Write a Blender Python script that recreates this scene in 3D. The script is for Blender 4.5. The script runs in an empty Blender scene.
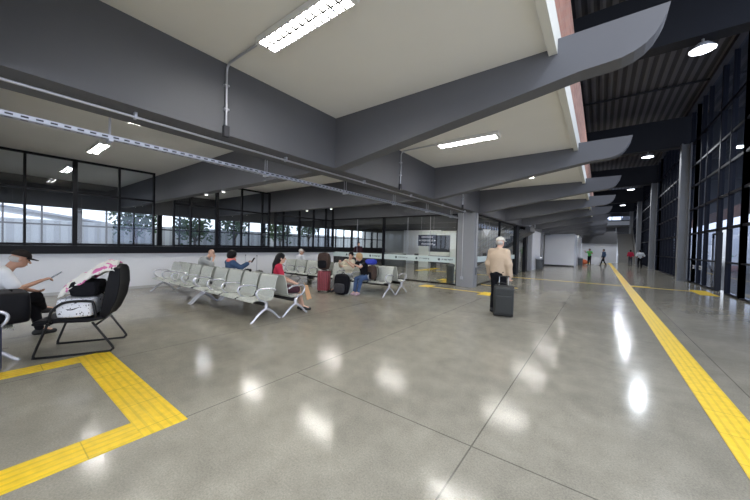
import bpy, math, random
import numpy as np
from mathutils import Vector, Matrix

S = bpy.context.scene
COL = S.collection
random.seed(7)
PI = math.pi

# ------------------------------------------------------------------ camera
CAM_H = 1.6
FPX, YAW, PITCH, ROLL = 300.46, 0.64243, 0.017245, 0.025162
cy, sy = math.cos(YAW), math.sin(YAW)
cp, sp = math.cos(PITCH), math.sin(PITCH)
cr, sr = math.cos(ROLL), math.sin(ROLL)
fw = Vector((-sy * cp, cy * cp, -sp))
rt = Vector((cy, sy, 0))
up = rt.cross(fw)
r2 = rt * cr + up * sr
u2 = -rt * sr + up * cr
cam_data = bpy.data.cameras.new('camera')
cam = bpy.data.objects.new('camera', cam_data)
COL.objects.link(cam)
m = Matrix.Identity(4)
for i in range(3):
    m[i][0] = r2[i]; m[i][1] = u2[i]; m[i][2] = -fw[i]
m[2][3] = CAM_H
cam.matrix_world = m
cam_data.sensor_width = 36
cam_data.lens = FPX / 750 * 36
cam_data.clip_start = 0.05
cam_data.clip_end = 500
S.camera = cam

# ------------------------------------------------------------------ world, exposure
W = bpy.data.worlds.new('world'); S.world = W
W.use_nodes = True
bg = W.node_tree.nodes['Background']
bg.inputs['Color'].default_value = (0.80, 0.87, 1.0, 1)
bg.inputs['Strength'].default_value = 2.2
S.view_settings.view_transform = 'Standard'
S.view_settings.look = 'None'
S.view_settings.gamma = 1
S.view_settings.use_curve_mapping = False
S.view_settings.exposure = 0.45
TUBE_E = 105.0       # emission of the fluorescent tubes
HALL_W = 165.0      # watts of one hall high bay lamp

# ------------------------------------------------------------------ materials
def mat(name, col, rough=0.6, metal=0.0, noise=0.0, nscale=20.0, bump=0.0, bscale=80.0, spec=0.5, emit=None, estr=0.0, coat=0.0):
    M = bpy.data.materials.new(name); M.use_nodes = True
    nt = M.node_tree; b = nt.nodes['Principled BSDF']
    b.inputs['Base Color'].default_value = (*col, 1)
    b.inputs['Roughness'].default_value = rough
    b.inputs['Metallic'].default_value = metal
    b.inputs['Specular IOR Level'].default_value = spec
    b.inputs['Coat Weight'].default_value = coat
    tc = nt.nodes.new('ShaderNodeTexCoord')
    if noise > 0:
        n = nt.nodes.new('ShaderNodeTexNoise'); n.inputs['Scale'].default_value = nscale
        n.inputs['Detail'].default_value = 4
        r = nt.nodes.new('ShaderNodeMapRange')
        r.inputs['To Min'].default_value = 1 - noise; r.inputs['To Max'].default_value = 1 + noise
        mx = nt.nodes.new('ShaderNodeMix'); mx.data_type = 'RGBA'; mx.blend_type = 'MULTIPLY'
        mx.inputs[0].default_value = 1
        mx.inputs[6].default_value = (*col, 1)
        nt.links.new(tc.outputs['Object'], n.inputs['Vector'])
        nt.links.new(n.outputs['Fac'], r.inputs['Value'])
        nt.links.new(r.outputs['Result'], mx.inputs[7])
        nt.links.new(mx.outputs[2], b.inputs['Base Color'])
    if bump > 0:
        n2 = nt.nodes.new('ShaderNodeTexNoise'); n2.inputs['Scale'].default_value = bscale
        bp = nt.nodes.new('ShaderNodeBump'); bp.inputs['Strength'].default_value = bump
        bp.inputs['Distance'].default_value = 0.01
        nt.links.new(tc.outputs['Object'], n2.inputs['Vector'])
        nt.links.new(n2.outputs['Fac'], bp.inputs['Height'])
        nt.links.new(bp.outputs['Normal'], b.inputs['Normal'])
    if emit:
        b.inputs['Emission Color'].default_value = (*emit, 1)
        b.inputs['Emission Strength'].default_value = estr
    return M

def nodes_of(M):
    nt = M.node_tree
    return nt, nt.nodes['Principled BSDF'], (lambda t, **k: _n(nt, t, **k))
def _n(nt, t, **k):
    n = nt.nodes.new('ShaderNode' + t)
    for a, v in k.items(): setattr(n, a, v)
    return n
def math_node(nt, op, a, b=None, c=None):
    n = nt.nodes.new('ShaderNodeMath'); n.operation = op
    for i, v in enumerate((a, b, c)):
        if v is None: continue
        if isinstance(v, (int, float)): n.inputs[i].default_value = v
        else: nt.links.new(v, n.inputs[i])
    return n.outputs[0]

def glass_mat(name, tint, refl=1.0, rough=0.0):
    M = bpy.data.materials.new(name); M.use_nodes = True
    nt = M.node_tree; nt.nodes.clear()
    out = _n(nt, 'OutputMaterial'); mix = _n(nt, 'MixShader')
    tr = _n(nt, 'BsdfTransparent'); gl = _n(nt, 'BsdfGlossy'); fr = _n(nt, 'LayerWeight')
    tr.inputs['Color'].default_value = (*tint, 1)
    gl.inputs['Color'].default_value = (0.95, 0.97, 1, 1)
    gl.inputs['Roughness'].default_value = rough
    fr.inputs['Blend'].default_value = 0.5
    f = math_node(nt, 'MULTIPLY_ADD', math_node(nt, 'POWER', fr.outputs['Facing'], 5.0), 0.9, 0.07)
    f = math_node(nt, 'MULTIPLY', f, refl)
    f = math_node(nt, 'MINIMUM', f, 1.0)
    nt.links.new(f, mix.inputs[0]); nt.links.new(tr.outputs[0], mix.inputs[1])
    nt.links.new(gl.outputs[0], mix.inputs[2]); nt.links.new(mix.outputs[0], out.inputs[0])
    return M

def floor_mat():
    M = mat('polished_concrete', (0.2, 0.19, 0.165), 0.2)
    nt, b, N = nodes_of(M)
    tc = N('TexCoord'); P = tc.outputs['Object']
    def noise(sc, det=5, rough=0.6):
        n = N('TexNoise'); n.inputs['Scale'].default_value = sc; n.inputs['Detail'].default_value = det
        n.inputs['Roughness'].default_value = rough
        nt.links.new(P, n.inputs['Vector']); return n.outputs['Fac']
    big = noise(0.55, 6, 0.6); fine = noise(75, 4, 0.8); mid = noise(4.5, 5, 0.65)
    v = math_node(nt, 'MULTIPLY_ADD', big, 0.9, 0.55)
    v2 = math_node(nt, 'MULTIPLY_ADD', fine, 1.3, 0.35)
    v3 = math_node(nt, 'MULTIPLY_ADD', mid, 0.5, 0.75)
    v = math_node(nt, 'MULTIPLY', v, v2); v = math_node(nt, 'MULTIPLY', v, v3)
    sx = N('SeparateXYZ'); nt.links.new(P, sx.inputs[0])
    X, Y = sx.outputs[0], sx.outputs[1]
    def groove(c, off, per):       # sawn joints at off + k*per
        t = math_node(nt, 'SUBTRACT', c, off)
        t = math_node(nt, 'DIVIDE', t, per)
        t = math_node(nt, 'PINGPONG', t, 0.5)
        return math_node(nt, 'LESS_THAN', t, 0.006 / per)
    gx = groove(X, -0.78, 2.17)
    gy = groove(Y, 2.4, 4.9)
    # transverse joints stop at the slab strips: every other strip carries them
    inside = math_node(nt, 'MULTIPLY', math_node(nt, 'GREATER_THAN', X, -2.95), math_node(nt, 'LESS_THAN', X, 0.05))
    gy = math_node(nt, 'MULTIPLY', gy, inside)
    g = math_node(nt, 'MAXIMUM', gx, gy)
    dk = math_node(nt, 'MULTIPLY_ADD', g, -0.5, 1.0)
    v = math_node(nt, 'MULTIPLY', v, dk)
    # small dark scuffs
    vo = N('TexVoronoi'); vo.inputs['Scale'].default_value = 0.9
    nt.links.new(P, vo.inputs['Vector'])
    sc = math_node(nt, 'LESS_THAN', vo.outputs['Distance'], 0.03)
    v = math_node(nt, 'MULTIPLY', v, math_node(nt, 'MULTIPLY_ADD', sc, -0.3, 1.0))
    mx = N('Mix', data_type='RGBA', blend_type='MULTIPLY'); mx.inputs[0].default_value = 1
    mx.inputs[6].default_value = (0.30, 0.278, 0.225, 1)
    nt.links.new(v, mx.inputs[7]); nt.links.new(mx.outputs[2], b.inputs['Base Color'])
    r = math_node(nt, 'MULTIPLY_ADD', mid, 0.14, 0.075)
    nt.links.new(r, b.inputs['Roughness'])
    bp = N('Bump'); bp.inputs['Strength'].default_value = 0.06; bp.inputs['Distance'].default_value = 0.01
    nt.links.new(noise(9, 3), bp.inputs['Height']); nt.links.new(bp.outputs[0], b.inputs['Normal'])
    b.inputs['Specular IOR Level'].default_value = 0.30
    return M

def tactile_mat(name='yellow_tactile'):
    M = mat(name, (0.78, 0.52, 0.03), 0.45)
    nt, b, N = nodes_of(M)
    tc = N('TexCoord'); sx = N('SeparateXYZ'); nt.links.new(tc.outputs['UV'], sx.inputs[0])
    u, v = sx.outputs[0], sx.outputs[1]            # metres across, metres along
    rid = math_node(nt, 'PINGPONG', math_node(nt, 'DIVIDE', u, 0.07), 0.5)
    seam = math_node(nt, 'LESS_THAN', math_node(nt, 'PINGPONG', math_node(nt, 'DIVIDE', v, 0.5), 0.5), 0.008)
    n = N('TexNoise'); n.inputs['Scale'].default_value = 14; n.inputs['Detail'].default_value = 5
    nt.links.new(tc.outputs['Object'], n.inputs['Vector'])
    k = math_node(nt, 'MULTIPLY_ADD', n.outputs['Fac'], 0.5, 0.72)
    low = math_node(nt, 'LESS_THAN', rid, 0.16)
    k = math_node(nt, 'MULTIPLY', k, math_node(nt, 'MULTIPLY_ADD', low, -0.16, 1))
    k = math_node(nt, 'MULTIPLY', k, math_node(nt, 'MULTIPLY_ADD', seam, -0.4, 1))
    mx = N('Mix', data_type='RGBA', blend_type='MULTIPLY'); mx.inputs[0].default_value = 1
    mx.inputs[6].default_value = (0.90, 0.60, 0.02, 1)
    nt.links.new(k, mx.inputs[7]); nt.links.new(mx.outputs[2], b.inputs['Base Color'])
    bp = N('Bump'); bp.inputs['Strength'].default_value = 0.6; bp.inputs['Distance'].default_value = 0.005
    nt.links.new(rid, bp.inputs['Height']); nt.links.new(bp.outputs[0], b.inputs['Normal'])
    return M

def brick_mat():
    M = mat('brick', (0.4, 0.2, 0.15), 0.85)
    nt, b, N = nodes_of(M)
    tc = N('TexCoord'); sx = N('SeparateXYZ'); cb = N('CombineXYZ')
    nt.links.new(tc.outputs['Object'], sx.inputs[0])
    nt.links.new(sx.outputs[1], cb.inputs[0]); nt.links.new(sx.outputs[2], cb.inputs[1])
    br = N('TexBrick'); br.inputs['Scale'].default_value = 1
    br.inputs['Brick Width'].default_value = 0.24; br.inputs['Row Height'].default_value = 0.085
    br.inputs['Mortar Size'].default_value = 0.008
    br.inputs['Color1'].default_value = (0.30, 0.12, 0.08, 1)
    br.inputs['Color2'].default_value = (0.42, 0.20, 0.14, 1)
    br.inputs['Mortar'].default_value = (0.3, 0.23, 0.2, 1)
    nt.links.new(cb.outputs[0], br.inputs['Vector'])
    nt.links.new(br.outputs['Color'], b.inputs['Base Color'])
    return M

def perf_mat(name, col, dark, rough=0.45):
    """sheet steel with rows of small round holes (object space)"""
    M = mat(name, col, rough, 0.25)
    nt, b, N = nodes_of(M)
    tc = N('TexCoord'); sx = N('SeparateXYZ'); nt.links.new(tc.outputs['Object'], sx.inputs[0])
    per = 0.022
    a = math_node(nt, 'PINGPONG', math_node(nt, 'DIVIDE', sx.outputs[0], per), 0.5)
    s = math_node(nt, 'ADD', sx.outputs[1], sx.outputs[2])
    c = math_node(nt, 'PINGPONG', math_node(nt, 'DIVIDE', s, per * 1.2), 0.5)
    d = math_node(nt, 'ADD', math_node(nt, 'POWER', a, 2.0), math_node(nt, 'POWER', c, 2.0))
    hole = math_node(nt, 'LESS_THAN', d, 0.06)
    mx = N('Mix', data_type='RGBA')
    mx.inputs[6].default_value = (*col, 1); mx.inputs[7].default_value = (*dark, 1)
    nt.links.new(hole, mx.inputs[0]); nt.links.new(mx.outputs[2], b.inputs['Base Color'])
    return M

def ribbed_mat(name, col, axis, per, rough=0.5, metal=0.0, lo=0.35):
    """metal deck: long ribs with a period along one axis"""
    M = mat(name, col, rough, metal)
    nt, b, N = nodes_of(M)
    tc = N('TexCoord'); sx = N('SeparateXYZ'); nt.links.new(tc.outputs['Object'], sx.inputs[0])
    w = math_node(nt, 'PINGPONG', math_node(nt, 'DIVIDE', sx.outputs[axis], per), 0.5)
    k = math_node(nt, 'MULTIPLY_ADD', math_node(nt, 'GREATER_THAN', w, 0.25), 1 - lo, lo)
    mx = N('Mix', data_type='RGBA', blend_type='MULTIPLY'); mx.inputs[0].default_value = 1
    mx.inputs[6].default_value = (*col, 1)
    nt.links.new(k, mx.inputs[7]); nt.links.new(mx.outputs[2], b.inputs['Base Color'])
    bp = N('Bump'); bp.inputs['Strength'].default_value = 0.8; bp.inputs['Distance'].default_value = 0.04
    nt.links.new(w, bp.inputs['Height']); nt.links.new(bp.outputs[0], b.inputs['Normal'])
    return M

def print_mat(name, base, ink, scale, thr, rough=0.7):
    M = mat(name, base, rough)
    nt, b, N = nodes_of(M)
    tc = N('TexCoord'); n = N('TexNoise'); n.inputs['Scale'].default_value = scale; n.inputs['Detail'].default_value = 3
    nt.links.new(tc.outputs['Object'], n.inputs['Vector'])
    g = math_node(nt, 'GREATER_THAN', n.outputs['Fac'], thr)
    mx = N('Mix', data_type='RGBA'); mx.inputs[6].default_value = (*base, 1); mx.inputs[7].default_value = (*ink, 1)
    nt.links.new(g, mx.inputs[0]); nt.links.new(mx.outputs[2], b.inputs['Base Color'])
    return M

def slotted_mat():
    M = mat('slotted_galvanised', (0.55, 0.56, 0.62), 0.35, metal=0.7)
    nt, b, N = nodes_of(M)
    tc = N('TexCoord'); sx = N('SeparateXYZ'); nt.links.new(tc.outputs['Object'], sx.inputs[0])
    a = math_node(nt, 'LESS_THAN', math_node(nt, 'PINGPONG', math_node(nt, 'DIVIDE', sx.outputs[1], 0.1), 0.5), 0.26)
    z = math_node(nt, 'LESS_THAN', math_node(nt, 'ABSOLUTE', math_node(nt, 'SUBTRACT', sx.outputs[2], 0.022)), 0.009)
    x = math_node(nt, 'LESS_THAN', math_node(nt, 'ABSOLUTE', sx.outputs[0]), 0.014)
    side = math_node(nt, 'MULTIPLY', a, math_node(nt, 'MAXIMUM', z, x))
    mx = N('Mix', data_type='RGBA'); mx.inputs[6].default_value = (0.55, 0.56, 0.62, 1); mx.inputs[7].default_value = (0.05, 0.05, 0.06, 1)
    nt.links.new(side, mx.inputs[0]); nt.links.new(mx.outputs[2], b.inputs['Base Color'])
    return M

M = {}
M['floor'] = floor_mat()
M['yellow'] = tactile_mat()
M['ceiling'] = mat('ceiling_paint', (0.80, 0.79, 0.765), 0.8, noise=0.05, nscale=1.2, bump=0.05, bscale=30)
M['beam'] = mat('grey_beam_paint', (0.098, 0.100, 0.112), 0.6, noise=0.06, nscale=2.0, bump=0.06, bscale=25)
M['beam_dark'] = mat('dark_grey_beam_paint', (0.11, 0.11, 0.115), 0.7, noise=0.06, nscale=2.0)
M['column'] = mat('grey_column_paint', (0.27, 0.275, 0.29), 0.55, noise=0.06, nscale=3.0)
M['lip'] = mat('slab_edge_paint', (0.66, 0.65, 0.60), 0.7, noise=0.04, nscale=3)
M['brick'] = brick_mat()
M['wall_white'] = mat('white_wall_paint', (0.76, 0.77, 0.81), 0.55, noise=0.03, nscale=2)
M['wall_grey'] = mat('grey_wall_paint', (0.5, 0.5, 0.5), 0.7, noise=0.04, nscale=2)
M['wall_dark'] = mat('dark_wall_paint', (0.022, 0.022, 0.026), 0.8, noise=0.1, nscale=2)
M['black_metal'] = mat('black_metal', (0.006, 0.006, 0.009), 0.45, spec=0.2)
M['navy_metal'] = mat('dark_frame_metal', (0.008, 0.009, 0.015), 0.5, spec=0.15)
M['roof_beam'] = mat('dark_roof_beam', (0.01, 0.011, 0.016), 0.6)
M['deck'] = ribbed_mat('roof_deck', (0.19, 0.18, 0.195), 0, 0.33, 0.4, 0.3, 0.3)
M['steel_col'] = mat('steel_column_paint', (0.26, 0.26, 0.26), 0.35, metal=0.3, noise=0.08, nscale=4)
M['galv'] = mat('galvanised_steel', (0.55, 0.56, 0.62), 0.35, metal=0.7, noise=0.08, nscale=30)
M['slotted'] = slotted_mat()
M['galv_dark'] = mat('slot_dark', (0.05, 0.05, 0.06), 0.6)
M['glass'] = glass_mat('clear_glass', (0.90, 0.93, 0.92), 0.7)
M['glass_dark'] = glass_mat('tinted_glass', (0.50, 0.56, 0.70), 0.7)
M['glass_left'] = glass_mat('concourse_glass', (0.66, 0.70, 0.76), 1.1)
M['frost'] = mat('frosted_band', (0.62, 0.72, 0.72), 0.5)
M['tube'] = mat('tube_light', (1, 1, 1), 0.4, emit=(1.0, 0.975, 0.92), estr=TUBE_E)
M['led'] = mat('led_light', (1, 1, 1), 0.4, emit=(0.86, 0.92, 1.0), estr=8.0)
M['spot'] = mat('small_spot_light', (1, 1, 1), 0.4, emit=(1, 0.97, 0.9), estr=5.0)
M['fixture'] = mat('white_fixture_enamel', (0.75, 0.75, 0.75), 0.35)
M['louvre'] = mat('louvre_aluminium', (0.06, 0.06, 0.06), 0.5, spec=0.1)
M['bench_sheet'] = perf_mat('perforated_bench_sheet', (0.62, 0.64, 0.59), (0.12, 0.13, 0.13))
M['bench_metal'] = mat('bench_chrome', (0.74, 0.74, 0.80), 0.22, metal=0.65)
M['black_leather'] = mat('black_leather', (0.006, 0.006, 0.008), 0.55, spec=0.15, bump=0.15, bscale=120, noise=0.1, nscale=40)
M['black_tube'] = mat('black_tube', (0.005, 0.005, 0.006), 0.3, spec=0.3)
M['rubber'] = mat('black_rubber', (0.012, 0.012, 0.012), 0.6)
M['black_fabric'] = mat('black_fabric', (0.009, 0.009, 0.012), 0.9, spec=0.15, noise=0.3, nscale=60)
M['dark_fabric'] = mat('charcoal_fabric', (0.035, 0.035, 0.042), 0.85, noise=0.3, nscale=60)
M['skin'] = mat('skin', (0.46, 0.25, 0.17), 0.5, noise=0.06, nscale=20)
M['skin_light'] = mat('light_skin', (0.62, 0.38, 0.28), 0.5, noise=0.05, nscale=20)
M['hair_black'] = mat('black_hair', (0.005, 0.004, 0.005), 0.5, spec=0.2, noise=0.3, nscale=90, bump=0.4, bscale=150)
M['hair_grey'] = mat('grey_hair', (0.42, 0.40, 0.38), 0.6, noise=0.2, nscale=90)
M['hair_blonde'] = mat('blonde_hair', (0.50, 0.33, 0.15), 0.5, noise=0.25, nscale=90, bump=0.4, bscale=150)
M['white_cloth'] = mat('white_cloth', (0.72, 0.73, 0.76), 0.85, noise=0.08, nscale=12)
M['grey_cloth'] = mat('grey_cloth', (0.36, 0.37, 0.37), 0.85, noise=0.12, nscale=14)
M['beige_cloth'] = mat('beige_knit', (0.47, 0.36, 0.26), 0.9, noise=0.1, nscale=40, bump=0.2, bscale=120)
M['beige_seam'] = mat('beige_rib', (0.36, 0.27, 0.19), 0.9)
M['cream_cloth'] = mat('cream_cloth', (0.62, 0.56, 0.43), 0.9, noise=0.12, nscale=20)
M['red_cloth'] = mat('red_cloth', (0.48, 0.015, 0.05), 0.8, noise=0.1, nscale=14)
M['maroon_cloth'] = mat('maroon_cloth', (0.06, 0.018, 0.03), 0.85, noise=0.15, nscale=20)
M['navy_cloth'] = mat('navy_cloth', (0.03, 0.065, 0.14), 0.85, noise=0.15, nscale=20)
M['jeans'] = mat('denim', (0.045, 0.085, 0.19), 0.9, noise=0.2, nscale=40)
M['coral'] = mat('coral_knit', (0.80, 0.20, 0.17), 0.9, noise=0.12, nscale=50, bump=0.3, bscale=100)
M['green_vest'] = mat('green_vest', (0.08, 0.48, 0.10), 0.8, noise=0.1, nscale=14)
M['pink_shoe'] = mat('pink_shoe', (0.55, 0.38, 0.45), 0.6)
M['tan_bag'] = mat('tan_paper_bag', (0.55, 0.31, 0.16), 0.75, noise=0.08, nscale=15)
M['red_case'] = ribbed_mat('dark_red_case_shell', (0.30, 0.05, 0.065), 0, 0.06, 0.35, 0.0, 0.7)
M['brown_bag'] = mat('brown_backpack', (0.05, 0.028, 0.02), 0.8, noise=0.5, nscale=12)
M['blue_cloth'] = mat('royal_blue_cloth', (0.03, 0.05, 0.42), 0.8, noise=0.15, nscale=20)
M['navy_case'] = mat('navy_case_shell', (0.018, 0.026, 0.07), 0.3, noise=0.1, nscale=10)
M['grey_case'] = mat('grey_woven_case', (0.03, 0.032, 0.032), 0.7, noise=0.35, nscale=60)
M['print_white'] = print_mat('white_printed_bag', (0.74, 0.75, 0.80), (0.05, 0.05, 0.06), 38, 0.62)
M['print_pink'] = print_mat('white_and_pink_blanket', (0.70, 0.68, 0.64), (0.62, 0.16, 0.36), 9, 0.57, 0.9)
M['orange_bag'] = mat('orange_bag', (0.70, 0.16, 0.06), 0.6, noise=0.1, nscale=8)
M['bin_grey'] = mat('grey_bin_plastic', (0.12, 0.13, 0.14), 0.5)
M['white_plastic'] = mat('white_plastic', (0.7, 0.7, 0.72), 0.4)
M['eye'] = mat('dark_eye', (0.02, 0.015, 0.01), 0.2)
M['lips'] = mat('lips', (0.42, 0.12, 0.10), 0.5)
M['phone'] = mat('black_phone', (0.01, 0.01, 0.014), 0.15)
M['screen'] = mat('phone_screen', (0.1, 0.14, 0.25), 0.1, emit=(0.25, 0.4, 0.8), estr=0.6)
M['cap_cream'] = mat('cream_cap', (0.66, 0.63, 0.56), 0.85, noise=0.05, nscale=30)
M['cap_black'] = mat('black_cap', (0.016, 0.012, 0.011), 0.85, spec=0.2, noise=0.2, nscale=40)
M['pavement'] = mat('outside_pavement', (0.40, 0.40, 0.40), 0.7, noise=0.12, nscale=1.5)
M['facade'] = ribbed_mat('far_facade_sheet', (0.55, 0.56, 0.57), 1, 0.9, 0.7, 0.0, 0.8)
M['sheetwall'] = ribbed_mat('far_sheet_fence', (0.40, 0.41, 0.42), 1, 0.6, 0.6, 0.0, 0.72)
M['foliage'] = mat('foliage', (0.05, 0.09, 0.04), 0.8, noise=0.4, nscale=3)
M['bark'] = mat('bark', (0.08, 0.06, 0.05), 0.9)
M['stone'] = mat('stair_stone', (0.25, 0.235, 0.21), 0.6, noise=0.12, nscale=6)
M['sign_navy'] = mat('navy_sign', (0.012, 0.013, 0.035), 0.4)
M['sign_white'] = mat('sign_lettering', (0.75, 0.75, 0.8), 0.5)
M['screen_dark'] = mat('dark_board', (0.035, 0.038, 0.05), 0.35)
M['band_text'] = mat('band_lettering', (0.06, 0.09, 0.11), 0.5)
M['portal_white'] = mat('portal_white', (0.80, 0.84, 0.81), 0.5)
M['bus_white'] = mat('bus_white', (0.7, 0.72, 0.74), 0.3)

# ------------------------------------------------------------------ mesh helpers
class MB:
    def __init__(s): s.v = []; s.f = []; s.uv = None
    def box(s, x0, x1, y0, y1, z0, z1):
        b = len(s.v)
        s.v += [(x0,y0,z0),(x1,y0,z0),(x1,y1,z0),(x0,y1,z0),(x0,y0,z1),(x1,y0,z1),(x1,y1,z1),(x0,y1,z1)]
        s.f += [tuple(b+i for i in q) for q in ((3,2,1,0),(4,5,6,7),(0,1,5,4),(1,2,6,5),(2,3,7,6),(3,0,4,7))]
        return s
    def obox(s, c, ax, ay, az):
        """box from a centre and three half-axis vectors"""
        c, ax, ay, az = Vector(c), Vector(ax), Vector(ay), Vector(az); b = len(s.v)
        for k in (-1, 1):
            for i, j in ((-1,-1),(1,-1),(1,1),(-1,1)):
                s.v.append(tuple(c + ax*i + ay*j + az*k))
        s.f += [tuple(b+i for i in q) for q in ((3,2,1,0),(4,5,6,7),(0,1,5,4),(1,2,6,5),(2,3,7,6),(3,0,4,7))]
        return s
    def tube(s, pts, r, n=10, closed=False, flat=1.0):
        pts = [Vector(p) for p in pts]; L = len(pts)
        rs = r if isinstance(r, (list, tuple)) else [r]*L
        b = len(s.v); prev = None
        for i, p in enumerate(pts):
            if closed: d = pts[(i+1) % L] - pts[i-1]
            else: d = pts[min(i+1, L-1)] - pts[max(i-1, 0)]
            d.normalize()
            if prev is None:
                a = Vector((0,0,1)) if abs(d.z) < .9 else Vector((1,0,0))
                x = d.cross(a).normalized()
            else:
                x = (prev - d*prev.dot(d)).normalized()
            prev = x; y = d.cross(x)
            for k in range(n):
                t = 2*PI*k/n
                s.v.append(tuple(p + (x*math.cos(t) + y*math.sin(t)*flat)*rs[i]))
        for i in range(L if closed else L-1):
            for k in range(n):
                j = (i+1) % L
                s.f.append((b+i*n+k, b+i*n+(k+1)%n, b+j*n+(k+1)%n, b+j*n+k))
        if not closed:
            s.f.append(tuple(b+k for k in reversed(range(n))))
            s.f.append(tuple(b+(L-1)*n+k for k in range(n)))
        return s
    def prism(s, poly, lo, hi, axis):
        """closed 2-D outline extruded along axis 0/1/2"""
        b = len(s.v); n = len(poly)
        def P(a, c, t):
            return {0: (t,a,c), 1: (a,t,c), 2: (a,c,t)}[axis]
        for t in (lo, hi):
            for a, c in poly: s.v.append(P(a, c, t))
        s.f.append(tuple(b+i for i in range(n))); s.f.append(tuple(b+n+i for i in reversed(range(n))))
        for i in range(n):
            j = (i+1) % n
            s.f.append((b+j, b+i, b+n+i, b+n+j))
        return s
    def ellipsoid(s, c, r, n=16, m=10, z0=-1.0, z1=1.0):
        b = len(s.v); c = Vector(c)
        a0, a1 = math.asin(z0), math.asin(z1)
        for i in range(m+1):
            a = a0 + (a1-a0)*i/m
            for k in range(n):
                t = 2*PI*k/n
                s.v.append((c.x + r[0]*math.cos(a)*math.cos(t), c.y + r[1]*math.cos(a)*math.sin(t), c.z + r[2]*math.sin(a)))
        for i in range(m):
            for k in range(n):
                s.f.append((b+i*n+k, b+i*n+(k+1)%n, b+(i+1)*n+(k+1)%n, b+(i+1)*n+k))
        s.f.append(tuple(b+k for k in reversed(range(n)))); s.f.append(tuple(b+m*n+k for k in range(n)))
        return s
    def lathe(s, prof, c=(0,0,0), n=20):
        b = len(s.v)
        for r, z in prof:
            for k in range(n):
                t = 2*PI*k/n; s.v.append((c[0]+r*math.cos(t), c[1]+r*math.sin(t), c[2]+z))
        for i in range(len(prof)-1):
            for k in range(n):
                s.f.append((b+i*n+k, b+i*n+(k+1)%n, b+(i+1)*n+(k+1)%n, b+(i+1)*n+k))
        s.f.append(tuple(b+k for k in reversed(range(n)))); s.f.append(tuple(b+(len(prof)-1)*n+k for k in range(n)))
        return s
    def build(s, name, material, parent=None, smooth=False, bevel=0.0, bseg=2, sub=0):
        me = bpy.data.meshes.new(name); me.from_pydata(s.v, [], s.f); me.update()
        me.materials.append(material)
        if smooth or bevel or sub:
            me.shade_smooth() if hasattr(me, 'shade_smooth') else None
        o = bpy.data.objects.new(name, me); COL.objects.link(o)
        if parent: o.parent = parent
        if bevel:
            md = o.modifiers.new('bevel', 'BEVEL'); md.width = bevel; md.segments = bseg; md.limit_method = 'ANGLE'
        if sub:
            md = o.modifiers.new('sub', 'SUBSURF'); md.levels = sub; md.render_levels = sub
        if bevel:
            w = o.modifiers.new('wn', 'WEIGHTED_NORMAL'); w.keep_sharp = True
        return o

def bx(name, m, x0, x1, y0, y1, z0, z1, parent=None, bevel=0.0):
    return MB().box(min(x0,x1), max(x0,x1), min(y0,y1), max(y0,y1), min(z0,z1), max(z0,z1)).build(name, m, parent, bevel=bevel)
def tag(o, label=None, cat=None, group=None, kind=None):
    if label: o['label'] = label
    if cat: o['category'] = cat
    if group: o['group'] = group
    if kind: o['kind'] = kind
    return o
def struct(o): o['kind'] = 'structure'; return o
def thing(name, label, cat, loc=(0,0,0), rz=0.0, group=None):
    o = bpy.data.objects.new(name, None); COL.objects.link(o)
    o.empty_display_size = 0.1
    o.location = loc; o.rotation_euler = (0, 0, rz)
    return tag(o, label, cat, group)
def kids(o): return [c for c in bpy.data.objects if c.parent == o]
def copy_tree(o, parent=None):
    c = o.copy(); COL.objects.link(c)
    if parent: c.parent = parent
    for ch in kids(o): copy_tree(ch, c)
    return c
def dup(o, label, loc, rz=None, group=None):
    c = copy_tree(o); c.location = loc
    if rz is not None: c.rotation_euler = (0, 0, rz)
    c['label'] = label
    if group: c['group'] = group
    return c
def smooth_path(pts, n=6):
    """Catmull-Rom"""
    P = [Vector(p) for p in pts]; P = [P[0]*2-P[1]] + P + [P[-1]*2-P[-2]]; out = []
    for i in range(1, len(P)-2):
        a, b, c, d = P[i-1:i+3]
        for k in range(n):
            t = k/n
            out.append(0.5*((2*b) + (c-a)*t + (2*a-5*b+4*c-d)*t*t + (3*b-a-3*c+d)*t**3))
    out.append(P[-2]); return out

# ------------------------------------------------------------------ setting: floor, ceilings, roof
XE = -3.9        # face of the long edge beam
CZ = 3.87        # low ceiling
BZ = 2.97        # beam undersides
YB = [3.93 + 4.085*k for k in range(-2, 12)]
XW = -11.9       # left glazed wall
XR = 4.0         # right glazed wall
XF = -0.46       # slab lip

fl = MB(); fl.box(-20, 4.3, -9, 66, -0.2, 0)
struct(fl.build('floor', M['floor']))
sl = MB(); sl.box(-20, XF, -9, 50.5, CZ, 4.12)
struct(sl.build('ceiling', M['ceiling']))
struct(bx('trim_slab_edge', M['lip'], XF-0.075, XF+0.01, -9, 50.5, 3.8, 4.14))
struct(bx('wall_upper_brick', M['brick'], XF-0.24, XF-0.02, -9, 50.5, 4.14, 5.45))
struct(bx('wall_upper_dark', M['wall_dark'], XF-1.2, XF-0.95, -9, 62, 4.12, 9.9))
struct(bx('ceiling_hall_deck', M['deck'], XF-1.2, 4.2, -3.0, 62, 9.7, 9.8))

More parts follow.
